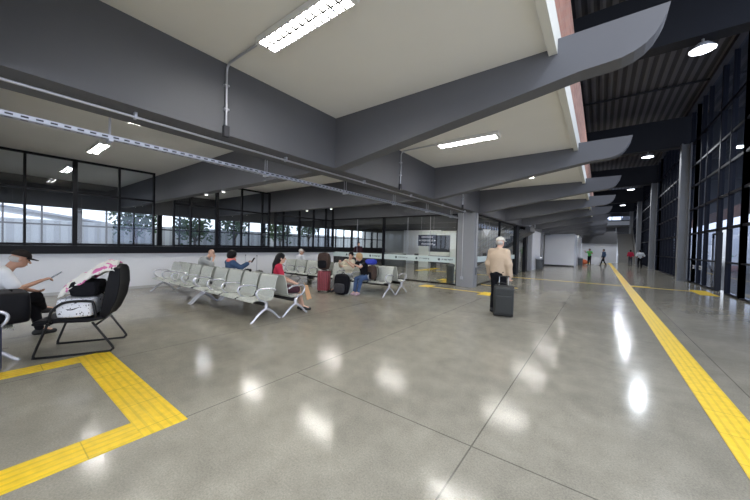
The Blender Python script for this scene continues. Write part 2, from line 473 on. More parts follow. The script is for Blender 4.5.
def strip(name, x0, x1, y0, y1, along):
    """tactile strip; UV in metres: across, along"""
    mb = MB(); mb.box(x0, x1, y0, y1, 0.0, 0.004)
    o = mb.build(name, M['yellow']); me = o.data
    uv = me.uv_layers.new(name='UVMap')
    for l in me.loops:
        c = me.vertices[l.vertex_index].co
        uv.data[l.index].uv = (c.x - x0, c.y - y0) if along == 'y' else (c.y - y0, c.x - x0)
    return struct(o)
strip('floor_tactile_strip', 0.90, 1.19, -6, 49.5, 'y')
def joined_strips(name, rects):
    mb = MB()
    for r in rects: mb.box(r[0], r[1], r[2], r[3], 0.0, 0.004)
    o = mb.build(name, M['yellow']); me = o.data
    uv = me.uv_layers.new(name='UVMap')
    for p in me.polygons:
        r = rects[p.index // 6]
        for li in p.loop_indices:
            c = me.vertices[me.loops[li].vertex_index].co
            uv.data[li].uv = (c.x - r[0], c.y - r[2]) if r[4] == 'y' else (c.y - r[2], c.x - r[0])
    return struct(o)
joined_strips('floor_tactile_loop', [(-3.21, -2.905, -2.0, 0.82, 'y'), (-5.54, -2.905, 0.82, 1.15, 'x'), (-5.54, -5.27, -2.0, 0.82, 'y')])
joined_strips('floor_tactile_crossing', [(-9.6, 0.9, 17.82, 17.94, 'x'), (1.19, 3.1, 17.82, 17.94, 'x'), (3.1, 3.62, 16.6, 18.5, 'y'), (1.19, 1.85, 18.0, 18.35, 'x')])
joined_strips('floor_tactile_column', [(-5.3, -3.3, 10.74, 10.86, 'x'), (-5.75, -5.3, 10.6, 11.25, 'y'), (-3.3, -2.9, 10.25, 11.05, 'y')])
joined_strips('floor_tactile_beyond_glass', [(-4.3, -2.6, 13.05, 13.15, 'x'), (-5.75, -5.35, 12.3, 13.5, 'y'), (-9.7, -9.2, 17.3, 20.3, 'y'), (-6.2, -5.75, 13.2, 14.0, 'y')])
joined_strips('floor_tactile_far', [(-2.2, 0.9, 42.9, 43.3, 'x'), (-1.6, -0.6, 43.3, 47.5, 'y'), (0.2, 0.9, 45.5, 46.5, 'x')])

# long edge beam over the seats, cut by no transverse beam
eb = MB(); eb.box(XE-0.60, XE, -9, 50.5, BZ, CZ)
struct(eb.build('ceiling_edge_beam', M['beam']))
# tapered cantilever beams with a curved nose, and the level beams on the seat side
def cant_profile():
    top = 3.965
    p = [(XE, BZ), (-2.3, 3.22), (-0.69, 3.462), (-0.23, 3.535), (-0.02, 3.548)]
    p += [(0.12, 3.56), (0.22, 3.592), (0.30, 3.64), (0.365, 3.71), (0.41, 3.79), (0.443, 3.87), (0.465, top)]
    p += [(XF+0.011, top), (XF+0.011, CZ-0.072), (XF-0.076, CZ-0.072), (XF-0.076, CZ), (XE, CZ)]
    return p
for y in YB:
    mb = MB(); mb.prism(cant_profile(), y, y+0.24, 1)
    struct(mb.build('ceiling_cantilever_beam', M['beam']))
    if y < 40:
        struct(bx('ceiling_cross_beam', M['beam'], -20, XE-0.6, y, y+0.24, BZ, CZ))
# columns of the low building
for k, y in enumerate((-12.5+12.17, 11.78, 23.95, 36.1)):
    if k == 0: continue
    c = struct(bx('wall_column', M['column'], -4.66, -3.95, y, y+0.42, 0, BZ, bevel=0.012))
# hall steel columns (H section), roof beams, roof deck
RY = [-0.1, 12.1, 24.3, 36.5, 48.7, 60.5]
for y in RY:
    struct(bx('ceiling_roof_beam', M['roof_beam'], XF-0.95, 4.2, y, y+0.5, 7.65, 9.35))
    mb = MB()
    mb.box(3.48, 3.54, y-0.66, y-0.22, 0, 7.66).box(3.84, 3.90, y-0.66, y-0.22, 0, 7.66).box(3.54, 3.84, y-0.47, y-0.41, 0, 7.66)
    mb.box(3.42, 3.94, y-0.72, y-0.16, 0, 0.025)
    if y > 0: struct(mb.build('wall_steel_column', M['steel_col']))
for y in (4.0, 8.0, 16.2, 20.3, 28.4, 32.4, 40.6, 44.6):
    struct(MB().tube([(XF-0.95, y, 9.62), (4.1, y, 9.62)], 0.05, 8).build('ceiling_roof_purlin', M['roof_beam']))
struct(bx('ceiling_roof_edge_angle', M['galv_dark'], 3.8, 4.1, -3, 62, 9.5, 9.7))

# ------------------------------------------------------------------ right glazed facade
YM = []                                      # mullion positions
y = 60.4
a = 15.0
YM = [6.0, 7.2, 8.4, 9.6, 10.8, 12.0, 13.2, 15.0, 16.2, 17.65, 18.95, 20.9, 22.0] + [23.1 + 1.2*k for k in range(32)]
bays = [(6.0, 16.2), (16.2, 23.1), (23.1, 35.1), (35.1, 47.1), (47.1, 60.3)]
TR = [1.25, 2.62, 3.95, 5.2, 6.35, 7.65, 9.65]
for n, (b0, b1) in enumerate(bays):
    w = struct(thing('window_%d' % (n+5), None, None)); w.name = 'window_%d' % (n+5)
    fr = MB()
    ms = [v for v in YM if b0-1e-3 <= v <= b1+1e-3]
    for yv in ms:
        t = 0.13 if abs(yv-18.95) < .01 or abs(yv-16.2) < .01 else 0.05
        fr.box(XR-0.06, XR+0.10, yv-t/2, yv+t/2, 0, 9.68)
    for z in TR:
        t = 0.05 if z != 1.25 else 0.03
        if b0 == 16.2 and z == 1.25:
            fr.box(XR-0.04, XR+0.06, 16.2, 17.65, z-t, z+t); fr.box(XR-0.04, XR+0.06, 18.95, b1, z-t, z+t)
        else:
            fr.box(XR-0.04, XR+0.06, b0, b1, z-t, z+t)
    if b0 == 16.2:
        fr.box(XR-0.04, XR+0.06, 16.2, 17.65, 0, 0.06); fr.box(XR-0.04, XR+0.06, 18.95, b1, 0, 0.06)
    else: fr.box(XR-0.04, XR+0.06, b0, b1, 0, 0.06)
    struct(fr.build('window_frame', M['navy_metal'], w))
    g = MB()
    for i in range(len(ms)-1):
        lo = 2.62 if abs(ms[i]-17.65) < .01 else 0.05
        g.v += [(XR+0.02, ms[i], lo), (XR+0.02, ms[i+1], lo), (XR+0.02, ms[i+1], 9.66), (XR+0.02, ms[i], 9.66)]
        k = len(g.v)-4; g.f.append((k, k+1, k+2, k+3))
    struct(g.build('window_pane', M['glass_dark'], w))
# glass door leaf pushed back beside the opening
d = struct(thing('door_1', None, None, (XR+0.12, 19.0, 0)))
struct(MB().box(-0.03, 0.03, 0.0, 0.07, 0.02, 2.5).box(-0.03, 0.03, 1.17, 1.24, 0.02, 2.5).box(-0.03, 0.03, 0, 1.24, 0.02, 0.1)
       .box(-0.03, 0.03, 0, 1.24, 2.42, 2.5).build('door_frame', M['navy_metal'], d))
struct(MB().tube([(-0.08, 0.14, 0.85), (-0.08, 0.14, 1.35)], 0.014, 8).build('door_handle', M['galv'], d))
for yv, z in ((22.95, 0.86), (21.5, 0.86)):
    o = bx('door_sticker', M['white_plastic'], XR-0.012, XR-0.002, yv-0.24, yv+0.24, z-0.1, z+0.1)
    bx('printed_mark', M['dark_fabric'], XR-0.014, XR-0.0121, yv-0.12, yv+0.2, z-0.03, z+0.03, o)
    tag(o, 'white notice sticker on the dark glass front, %s steel column' % ('first one past the second' if yv > 22 else 'farther out from the'), 'sticker')
tag(bpy.data.objects['door_sticker'], 'white notice sticker on the glass front, the one nearer the steel column')
tag(bpy.data.objects['door_sticker.001'], 'white notice sticker on the glass front, the one nearer the open doorway')

# ------------------------------------------------------------------ outside to the right
struct(bx('floor_platform', M['pavement'], 4.3, 60, -9, 230, -0.25, -0.02))
struct(bx('ceiling_platform_canopy', M['roof_beam'], 4.2, 24, 11, 200, 9.75, 9.95))
o = bx('terminal_building', M['facade'], 34, 44, 22, 230, -0.02, 10.3)
tag(o, 'long pale grey building across the bus lanes, seen through the glass front', 'building')
def bus(name, label, x, y, L=11.5):
    t = thing(name, label, 'bus', (x, y, 0))
    bx('bus_body', M['bus_white'], -1.25, 1.25, -L/2, L/2, 0.35, 3.2, t, bevel=0.18)
    for s in (-1, 1): bx('window_band', M['glass_dark'] if False else M['screen_dark'], s*1.255, s*1.27, -L/2+0.5, L/2-0.4, 1.55, 2.6, t)
    for s in (-1, 1):
        for yy in (-L/2+2.3, L/2-2.6):
            MB().tube([(s*1.1, yy, 0.48), (s*1.28, yy, 0.48)], 0.48, 18).build('wheel', M['rubber'], t, smooth=True)
    return t
struct(bx('wall_outer_room', M['wall_grey'], -19.9, -19.7, 24.6, 50.4, 0, CZ))
bus('parked_bus', 'white coach parked on the lanes beyond the open glass doorway', 20, 60)

# ------------------------------------------------------------------ left wall (low white wall, ledge, glazing) and the concourse behind it
struct(bx('wall_left', M['wall_white'], XW-0.15, XW, -9, 12.05, 0, 1.14))
struct(bx('trim_ledge', M['black_metal'], XW-0.25, XW+0.1, -9, 12.05, 1.14, 1.36))
struct(bx('baseboard_left', M['wall_grey'], XW, XW+0.012, -9, 12.05, 0, 0.08))
posts = {1: [-3.2, -2.2, -1.2, -0.2, 0.79, 1.72, 2.70, 3.60], 2: [4.20, 4.74, 5.67, 6.68, 7.62, 7.97], 3: [8.3, 8.75, 9.7, 10.6, 11.47, 12.0]}
for n, ps in posts.items():
    w = struct(thing('window_%d' % n, None, None))
    top = 3.80
    fr = MB()
    for i, yv in enumerate(ps):
        t = 0.10 if abs(yv-1.72) < .01 or abs(yv-5.67) < .01 else 0.05
        fr.box(XW-0.12, XW-0.02, yv-t/2, yv+t/2, 1.36, top)
    for z in (2.86, top-0.03, 1.40): fr.box(XW-0.11, XW-0.03, ps[0], ps[-1], z-0.03, z+0.03)
    struct(fr.build('window_frame', M['black_metal'], w))
    g = MB(); g.v = [(XW-0.07, ps[0], 1.36), (XW-0.07, ps[-1], 1.36), (XW-0.07, ps[-1], top), (XW-0.07, ps[0], top)]; g.f = [(0, 1, 2, 3)]
    struct(g.build('window_pane', M['glass_left'], w))
# outer wall of the far concourse, with a strip of windows to the daylight
XO = -17.2
struct(bx('wall_outer_low', M['wall_dark'], XO-0.2, XO, -9, 24.5, 0, 1.32))
struct(bx('wall_outer_high', M['beam_dark'], XO-0.2, XO, -9, 24.5, 2.78, CZ))
w = struct(thing('window_4', None, None))
fr = MB(); yv = -8.9; k = 0
while yv < 24.4:
    t = 0.2 if k % 3 == 0 else 0.05
    fr.box(XO-0.15, XO-0.03, yv, yv+t, 1.32, 2.78); yv += 0.95; k += 1
fr.box(XO-0.13, XO-0.05, -9, 24.5, 2.05, 2.11)
struct(fr.build('window_frame', M['black_metal'], w))
g = MB(); g.v = [(XO-0.1, -9, 1.32), (XO-0.1, 24.5, 1.32), (XO-0.1, 24.5, 2.78), (XO-0.1, -9, 2.78)]; g.f = [(0, 1, 2, 3)]
struct(g.build('window_pane', M['glass'], w))
struct(bx('floor_yard', M['pavement'], -60, -20, -25, 60, -0.25, -0.02))
o = bx('sheet_metal_fence', M['sheetwall'], -26.2, -26.0, -20, 34, -0.02, 2.55)
tag(o, 'long pale corrugated fence outside, seen through the two rows of windows', 'fence')
t = thing('storage_shed', 'pale shed with a low pitched roof rising behind the outside fence', 'shed', (-31, 0.5, 0))
bx('shed_wall', M['bus_white'], -2.5, 2.5, -5, 5, -0.02, 2.7, t)
MB().prism([(-5.4, 2.7), (0, 3.5), (5.4, 2.7), (5.4, 2.6), (0, 3.35), (-5.4, 2.6)], -2.8, 2.8, 0).build('roof', M['galv'], t)
# trees outside
def tree(x, y, h, label):
    t = thing('tree', label, 'tree', (x, y, -0.02), 0, 'trees outside the left windows')
    tr = MB(); tr.tube(smooth_path([(0,0,0), (0.1,0.05,h*0.3), (-0.05,0.1,h*0.55)]), 0.09, 8)
    for k in range(5):
        a = k*1.3; tr.tube([(-0.02,0.08,h*(0.35+0.04*k)), (math.cos(a)*0.8, math.sin(a)*0.8, h*0.72)], [0.05, 0.02], 6)
    tr.build('trunk', M['bark'], t, smooth=True)
    lf = MB(); R = random.Random(int(x*7+y*13))
    for k in range(420):
        a, b2, r = R.uniform(0, 2*PI), R.gauss(0, 0.6), R.uniform(0.3, 1.2)
        c = Vector((math.cos(a)*r, math.sin(a)*r, h*0.72 + b2*0.8))
        ax = Vector((R.uniform(-1,1), R.uniform(-1,1), R.uniform(-1,1))).normalized()*0.13
        ay = ax.cross(Vector((R.uniform(-1,1), R.uniform(-1,1), R.uniform(-1,1)))).normalized()*0.07
        q = len(lf.v); lf.v += [tuple(c-ax-ay), tuple(c+ax-ay), tuple(c+ax+ay), tuple(c-ax+ay)]; lf.f.append((q, q+1, q+2, q+3))
    lf.build('foliage', M['foliage'], t)
for (x, y, h) in ((-24, 6.2, 4.2), (-23.5, 9.5, 3.6), (-24.5, 13.0, 4.4), (-23.2, 16.5, 3.8), (-24, 20.5, 4.5)):
    tree(x, y, h, 'slim leafy tree outside the windows beyond the left glazed wall')

# ------------------------------------------------------------------ glass partition at the end of the seating area
PY = 12.05
w = struct(thing('wall_partition', None, None))
fr = MB()
for x in (-12.0, -8.5): fr.box(x-0.06, x+0.06, PY-0.05, PY+0.05, 0, BZ)
fr.box(-12.0, -4.66, PY-0.05, PY+0.05, 0, 0.05); fr.box(-12.0, -4.66, PY-0.04, PY+0.04, BZ-0.06, BZ)
fr.box(-4.78, -4.66, PY-0.05, PY+0.05, 0, BZ)
struct(fr.build('partition_frame', M['black_metal'], w))
jn = MB()
for x in (-10.2, -7.15, -6.0): jn.box(x-0.008, x+0.008, PY-0.008, PY+0.008, 0.05, BZ-0.06)
struct(jn.build('glass_joint', M['galv'], w))
g = MB(); g.v = [(-12, PY, 0.04), (-4.7, PY, 0.04), (-4.7, PY, BZ-0.05), (-12, PY, BZ-0.05)]; g.f = [(0, 1, 2, 3)]
struct(g.build('partition_pane', M['glass'], w))
struct(bx('frosted_band', M['frost'], -11.9, -4.75, PY-0.012, PY-0.003, 0.92, 1.17, w))
tx = MB()
R = random.Random(3)
for x in (-10.9, -9.3, -7.75, -6.65, -5.55):          # round mark and a short run of small capitals
    tx.tube([(x, PY-0.016, 1.045), (x, PY-0.0121, 1.045)], 0.055, 16)
    xx = x+0.13
    for k in range(9):
        wd = R.choice((0.035, 0.045, 0.04))
        tx.box(xx, xx+wd*0.3, PY-0.016, PY-0.0121, 1.015, 1.075)
        tx.box(xx, xx+wd, PY-0.016, PY-0.0121, R.choice((1.015, 1.062, 1.038)), R.choice((1.028, 1.075)) if False else 1.075)
        xx += wd+0.017
struct(tx.build('band_lettering', M['band_text'], w))

# glazing along the hall, past the column
w = struct(thing('wall_hall_glazing', None, None))
fr = MB()
GX = -4.1
for y0, y1 in ((19.45, 20.15), (22.3, 22.9)): fr.box(GX-0.1, GX+0.1, y0, y1, 0, BZ)
fr.box(GX-0.05, GX+0.05, 12.2, 19.5, 0, 0.05); fr.box(GX-0.05, GX+0.05, 12.2, 23.95, BZ-0.06, BZ)
fr.box(GX-0.05, GX+0.05, 15.9, 15.96, 0, BZ)
struct(fr.build('glazing_frame', M['black_metal'], w))
g = MB()
for y0, y1 in ((12.2, 19.45), (20.15, 22.3)):
    k = len(g.v); g.v += [(GX, y0, 0.04), (GX, y1, 0.04), (GX, y1, BZ-0.05), (GX, y0, BZ-0.05)]; g.f.append((k, k+1, k+2, k+3))
struct(g.build('glazing_pane', M['glass'], w))
struct(bx('frosted_band', M['frost'], GX-0.004, GX+0.012, 12.25, 19.45, 0.98, 1.22, w))
struct(bx('wall_hall_white', M['wall_white'], -4.3, -4.02, 24.4, 28.6, 0, BZ))
struct(bx('wall_hall_pillar', M['column'], -4.3, -3.86, 28.6, 29.2, 0, BZ))
struct(bx('wall_hall_recess', M['wall_white'], -5.4, -5.2, 29.2, 33.5, 0, BZ))
struct(bx('wall_kiosk_block', M['wall_white'], -4.35, -1.92, 33.6, 37.6, 0, 3.08))
struct(bx('baseboard_kiosk', M['dark_fabric'], -4.36, -1.90, 33.58, 33.6, 0, 0.12))
struct(bx('wall_kiosk_rear', M['wall_white'], -4.35, -1.92, 39.2, 44.2, 0, 3.08))
struct(bx('wall_kiosk_link', M['beam_dark'], -4.35, -2.3, 37.6, 39.2, 0, 3.08))
struct(bx('wall_end_side', M['wall_grey'], -4.35, -2.1, 44.2, 50.2, 0, CZ))
# room behind the partition
struct(bx('wall_back_room', M['wall_grey'], -20, -4.3, 24.4, 24.6, 0, CZ))
struct(bx('wall_back_room_side', M['wall_grey'], -4.4, -4.3, 22.9, 24.4, 0, CZ))
# white portal with dark board, hanging navy sign
t = thing('white_portal', 'large white framed kiosk around a dark board behind the glass partition', 'kiosk', (-9.5, 20.3, 0))
MB().box(-1.55, -0.75, 0, 0.5, 0, 2.72).box(0.95, 1.4, 0, 0.5, 0, 2.72).box(-0.75, 0.95, 0, 0.5, 2.42, 2.72).build('surround', M['portal_white'], t, bevel=0.02)
bx('dark_board', M['screen_dark'], -0.75, 0.95, 0.2, 0.3, 1.2, 2.42, t)
bx('counter', M['portal_white'], -0.75, 0.95, -0.1, 0.45, 0.92, 1.2, t)
bx('lower_panel', M['screen_dark'], -0.75, 0.95, 0.1, 0.4, 0.35, 0.92, t)
t = thing('hanging_sign', 'navy hanging sign with three lines of white lettering and arrows behind the glass', 'sign', (-8.15, 16.0, 1.93))
MB().box(-0.6, 0.6, -0.02, 0.02, -0.33, 0.33).build('sign_board', M['sign_navy'], t, bevel=0.01)
for z in (0.2, 0.0, -0.2):
    mb = MB(); x = -0.36
    while x < 0.36:
        wd = R.choice((0.03, 0.045, 0.05)); mb.box(x, x+wd*0.35, -0.026, -0.021, z-0.045, z+0.045)
        mb.box(x, x+wd, -0.026, -0.021, z+0.015, z+0.045); mb.box(x, x+wd, -0.026, -0.021, z-0.045, z-0.02); x += wd+0.022
    mb.build('sign_lettering', M['sign_white'], t)
for x, z, s in ((-0.5, 0.0, -1), (0.5, 0.0, 1), (0.48, -0.24, 1)):
    mb = MB(); mb.prism([(x-0.06*s, z-0.05), (x+0.06*s, z), (x-0.06*s, z+0.05)], -0.026, -0.021, 1); mb.build('arrow_mark', M['sign_white'], t)
for x in (-0.4, 0.4): MB().tube([(x, 0, 0.33), (x, 0, CZ-1.93)], 0.006, 6).build('hanger_rod', M['galv'], t)
t = thing('bin', 'dark pedestal bin against the end of the glass partition, inside', 'bin', (-5.25, 12.6, 0))
MB().lathe([(0.15, 0), (0.16, 0.02), (0.17, 0.72), (0.19, 0.73), (0.19, 0.8), (0.15, 0.84)]).build('bin_body', M['bin_grey'], t, smooth=True)
MB().lathe([(0.11, 0.84), (0.10, 0.86)]).build('bin_lid', M['rubber'], t)
# counter desks deep in the room
for k, (x, y, lab) in enumerate(((-13.0, 20.0, 'low dark counter at the far left of the glazed room'), (-11.6, 22.5, 'low dark counter between the white portal and the back wall'))):
    t = thing('service_counter', lab, 'counter', (x, y, 0))
    bx('counter_front', M['bin_grey'], -0.9, 0.9, -0.25, 0.25, 0, 0.95, t, bevel=0.01)
    bx('counter_top', M['portal_white'], -0.95, 0.95, -0.3, 0.3, 0.95, 1.0, t, bevel=0.01)
struct(bx('wall_room_white_block', M['wall_white'], -14.6, -10.9, 23.9, 24.38, 0, 3.0))  # plain white wall block in front of the grey back wall
# stairway behind the hall glazing
t = thing('staircase', 'dark stair flight with steel railings behind the hall glazing', 'staircase', (0, 0, 0))
st = MB()
n = 15; x0, z0 = -7.9, 0.0; dx, dz = 0.29, 0.2
poly = [(x0, z0)]
for k in range(n):
    poly += [(x0+dx*k, z0+dz*(k+1)), (x0+dx*(k+1), z0+dz*(k+1))]
poly += [(x0+dx*n, z0+dz*n-0.3), (x0+0.3, 0)]
st.prism(poly, 21.0, 22.6, 1); st.build('flight', M['beam_dark'], t)
for yy in (20.95, 22.65):
    r = MB()
    for hh in (0.35, 0.65, 0.95): r.tube([(x0, yy, z0+dz+hh), (x0+dx*n, yy, z0+dz*n+hh)], 0.028, 8)
    for k in range(0, n+1, 3): r.tube([(x0+dx*k, yy, z0+dz*k), (x0+dx*k, yy, z0+dz*k+1.1)], 0.022, 8)
    r.build('railing', M['galv'], t, smooth=True)
t = thing('triangular_sign', 'pale inverted triangle sign hanging behind the hall glazing', 'sign', (-5.75, 19.4, 2.5))
MB().prism([(-0.25, 0.25), (0.25, 0.25), (0, -0.2)], -0.01, 0.01, 1).build('sign_plate', M['wall_white'], t)
for x in (-0.15, 0.15): MB().tube([(x, 0, 0.25), (x, 0, CZ-2.5)], 0.005, 6).build('hanger_rod', M['galv'], t)
# end of the hall
struct(bx('wall_end', M['wall_white'], -2.1, 1.75, 50.4, 50.6, 0, 2.5))
struct(bx('wall_end_soffit', M['beam_dark'], -2.1, 1.75, 50.3, 50.6, 2.5, 4.12))
struct(bx('wall_end_upper', M['beam'], XF-0.9, 4.2, 61.9, 62.1, 0, 6.55))
struct(bx('wall_end_top', M['beam'], XF-0.9, 4.2, 61.9, 62.1, 7.1, 9.8))
w = struct(thing('window_10', None, None)); fr = MB()  # opening added so the sky shows as a bright strip up here
for x in (-1.0, 0.2, 1.4, 2.6, 3.8): fr.box(x-0.04, x+0.04, 61.95, 62.05, 6.55, 7.1)
struct(fr.build('window_frame', M['navy_metal'], w))
g = MB(); g.v = [(XF-0.9, 62, 6.55), (4.2, 62, 6.55), (4.2, 62, 7.1), (XF-0.9, 62, 7.1)]; g.f = [(0, 1, 2, 3)]
struct(g.build('window_pane', M['glass_dark'], w))
t = thing('grand_staircase', 'broad stone stair climbing at the far end of the hall', 'staircase', (0, 0, 0))
st = MB(); poly = [(51.5, 0)]
for k in range(22): poly += [(51.5+0.36*k, 0.19*(k+1)), (51.5+0.36*(k+1), 0.19*(k+1))]
poly += [(51.5+0.36*22, 0)]
st.prism(poly, 1.95, 3.72, 0); st.build('flight', M['stone'], t)
for x in (1.9, 3.8):
    MB().prism([(51.3, 0), (51.3, 1.0), (59.6, 5.2), (59.6, 0)], x-0.06, x+0.06, 0).build('side_wall', M['stone'] if x > 2 else M['wall_white'], t)
t = thing('bridge', 'upper walkway with pale parapet crossing the far end of the hall', 'bridge', (0, 0, 0))
bx('deck', M['beam_dark'], XF-0.9, 3.4, 58.5, 61.8, 5.3, 5.7, t)
bx('parapet', M['wall_white'], XF-0.9, 3.4, 58.4, 58.5, 5.5, 6.1, t)
struct(bx('wall_shell_rear', M['wall_grey'], -20, -4.35, 50.4, 50.6, 0, CZ))

# ------------------------------------------------------------------ lamps
def louvre_lamp(name, label, loc, L=1.24, wd=0.22, group=None):
    """twin tube fixture with a louvre; long axis on X, hangs from its top"""
    t = thing(name, label, 'ceiling light', loc, 0, group)
    MB().box(-L/2, L/2, -wd/2, wd/2, -0.03, 0).box(-L/2, L/2, -wd/2, -wd/2+0.008, -0.075, -0.03).box(-L/2, L/2, wd/2-0.008, wd/2, -0.075, -0.03) \
        .box(-L/2, -L/2+0.06, -wd/2, wd/2, -0.075, -0.03).box(L/2-0.06, L/2, -wd/2, wd/2, -0.075, -0.03).build('housing', M['fixture'], t)
    for s in (-1, 1):
        MB().tube([(-L/2+0.06, s*wd*0.25, -0.05), (L/2-0.06, s*wd*0.25, -0.05)], 0.02, 10).build('tube', M['tube'], t, smooth=True)
    f = MB(); f.box(-L/2+0.05, L/2-0.05, -0.009, 0.009, -0.078, -0.03)
    for k in range(1, 12):
        x = -L/2+0.06 + (L-0.12)*k/12
        f.box(x-0.008, x+0.008, -wd/2+0.004, wd/2-0.004, -0.077, -0.05)
    f.build('louvre', M['louvre'], t)
    return t
first = louvre_lamp('louvre_ceiling_light', 'twin tube louvre light on the pale ceiling, nearest the camera', (-2.47, 1.98, 3.865), L=1.32)
lamp_group = 'louvre lights along the canopy ceiling'
first['group'] = lamp_group
names = ['twin tube light on the canopy ceiling just past the first cantilever beam', 'twin tube light between the second and third cantilever beams',
         'twin tube light between the third and fourth cantilever beams', 'twin tube light between the fourth and fifth cantilever beams',
         'twin tube light between the fifth and sixth cantilever beams', 'twin tube light between the sixth and seventh cantilever beams',
         'twin tube light between the seventh and eighth cantilever beams', 'twin tube light between the eighth and ninth cantilever beams', 'added twin tube light between the ninth and tenth cantilever beams',
         'added twin tube light between the tenth and eleventh cantilever beams', 'added twin tube light past the eleventh cantilever beam, before the far white wall']  # last three lamps are added to brighten the far white walls
for k, lab in enumerate(names):
    dup(first, lab, (-2.3, 6.17 + 4.085*k, 3.865), None, lamp_group)
ord_ = ['first', 'second', 'third', 'fourth']
ig = 'louvre lights over the seating area and concourse'
for i, x in enumerate((-6.6, -10.0, -14.0, -18.0)):
    for j, y in enumerate((1.84, 6.1, 10.1, 14.3)):
        if i < 2 and j > 2: continue
        where = ('over the seats, nearer the edge beam', 'over the seats, nearer the glazing', 'behind the left glazing', 'over the far side of the concourse')[i]
        dup(first, 'twin tube light %s, %s bay' % (where, ord_[j]), (x, y, 3.865), None, ig)
for k, (x, y) in enumerate(((-6.6, 14.2), (-6.6, 18.3), (-9.6, 14.2), (-9.6, 18.3), (-6.6, 22.7), (-11.5, 22.7))):  # lamps added to brighten the room behind the glass
    dup(first, 'added twin tube light in the glazed room behind the partition, %s' % ('nearest, by the column', 'middle, by the column', 'nearest, centre', 'middle, centre', 'deepest, by the stairs', 'deepest, by the back wall')[k], (x, y, 3.865), None, ig)
hb = thing('high_bay_lamp', 'white hall lamp under the nearest visible dark roof beam', 'hall lamp', (2.15, 12.35, 7.65), 0, 'hall lamps under the roof beams')
MB().lathe([(0.03, 0), (0.03, -0.12), (0.14, -0.14), (0.29, -0.30), (0.295, -0.31), (0.28, -0.31), (0.18, -0.2)], n=24).build('lamp_housing', M['fixture'], hb, smooth=True)
MB().lathe([(0.27, -0.300), (0.27, -0.308)], n=24).build('lamp_lens', M['led'], hb)
def bay_light(y):
    ld = bpy.data.lights.new('lamp_beam', 'AREA'); ld.shape = 'DISK'; ld.size = 0.54; ld.energy = HALL_W; ld.color = (0.86, 0.92, 1.0)
    return ld
ld = bay_light(0); lo = bpy.data.objects.new('lamp_beam', ld); COL.objects.link(lo); lo.parent = hb; lo.location = (0, 0, -0.32)
for y, lab in ((0.15, 'white hall lamp under the roof beam overhead of the camera'), (24.55, 'white hall lamp under the second dark roof beam in view'),
               (36.75, 'white hall lamp under the third dark roof beam in view'), (48.95, 'white hall lamp under the fourth dark roof beam in view')):
    dup(hb, lab, (2.15, y, 7.65))
# small round spots under the level beams over the seats
sp = thing('beam_spot', 'small white spot under the first level beam, farther left', 'spotlight', (-9.2, 4.05, BZ), 0, 'small spots under the level beams')
MB().lathe([(0.05, 0), (0.055, -0.03), (0.05, -0.05)]).build('spot_body', M['fixture'], sp, smooth=True)
MB().lathe([(0.04, -0.05), (0.04, -0.053)]).build('spot_lens', M['spot'], sp)
for x, y, lab in ((-8.2, 4.05, 'small white spot under the first level beam, farther right'), (-9.7, 8.22, 'small white spot under the second level beam, farthest left'),
                  (-8.3, 8.22, 'small white spot under the second level beam, middle one'), (-5.4, 8.22, 'small white spot under the second level beam, near the cable tray')):
    dup(sp, lab, (x, y, BZ))

# ------------------------------------------------------------------ conduit, cable tray
t = thing('conduit_run', 'shiny steel conduit running along the underside of the long edge beam', 'conduit', (-4.08, 0, BZ-0.05))
MB().tube([(0, -9, 0), (0, 11.75, 0)], 0.014, 10).build('pipe', M['galv'], t, smooth=True)
for y in (-1, 1.05, 3, 5, 7, 9, 11): bx('clamp', M['galv'], -0.03, 0.03, y-0.012, y+0.012, -0.02, 0.048, t)
for k, (yc, lab) in enumerate(((1.93, 'steel conduit drop with box down the edge beam to the nearest light'), (6.12, 'steel conduit drop down the edge beam past the first cantilever beam'),
                 (10.2, 'steel conduit drop down the edge beam past the second cantilever beam'))):
    t = thing('conduit_drop', lab, 'conduit', (XE+0.03, yc, BZ), 0, 'conduit drops on the edge beam')
    xe = (-3.1 if k == 0 else -3.0) - (XE+0.03)
    MB().tube(smooth_path([(0, 0, 0.02), (0, 0, 0.45), (0, 0, 0.78), (0.05, 0, 0.86), (0.16, 0, 0.875), (xe, 0, 0.875)], 5), 0.014, 10).build('pipe', M['galv'], t, smooth=True)
    bx('junction_box', M['dark_fabric'], -0.028, 0.03, -0.035, 0.035, -0.04, 0.10, t, bevel=0.006)
    for z in (0.31, 0.61): bx('clamp', M['galv'], -0.028, 0.02, -0.03, 0.03, z-0.01, z+0.01, t)
t = thing('cable_tray', 'slotted galvanised cable channel hanging on rods below the edge beam', 'cable tray', (-4.85, 0, 2.75))
tr = MB(); tr.box(-0.045, 0.045, -9, 11.7, -0.002, 0.002).box(-0.045, -0.041, -9, 11.7, 0, 0.045).box(0.041, 0.045, -9, 11.7, 0, 0.045)
tr.build('channel', M['slotted'], t)
for y in (-1.2, 0.95, 3.0, 5.0, 7.0, 9.0, 11.0):
    r = MB(); r.tube([(0.03, y, 0.0), (0.03, y, CZ-2.75)], 0.005, 6).tube([(-0.03, y, 0.0), (-0.03, y, CZ-2.75)], 0.005, 6).box(-0.06, 0.07, y-0.02, y+0.02, -0.03, -0.004)
    r.build('hanger', M['galv'], t)
t.location.x = -4.62
t = thing('column_conduit', 'pale conduit with a socket box running down the front of the grey column', 'conduit', (-4.42, 11.765, 0))
MB().tube([(0, 0, 0.42), (0, 0, BZ)], 0.014, 8).build('pipe', M['white_plastic'], t, smooth=True)
bx('socket_box', M['galv'], -0.05, 0.05, -0.03, 0.012, 0.3, 0.42, t, bevel=0.006)
t = thing('column_conduit', 'thin conduit with a dark box on the hall side of the grey column', 'conduit', (-3.935, 12.0, 0))
MB().tube([(0, 0, 0.5), (0, 0, BZ)], 0.012, 8).build('pipe', M['white_plastic'], t, smooth=True)
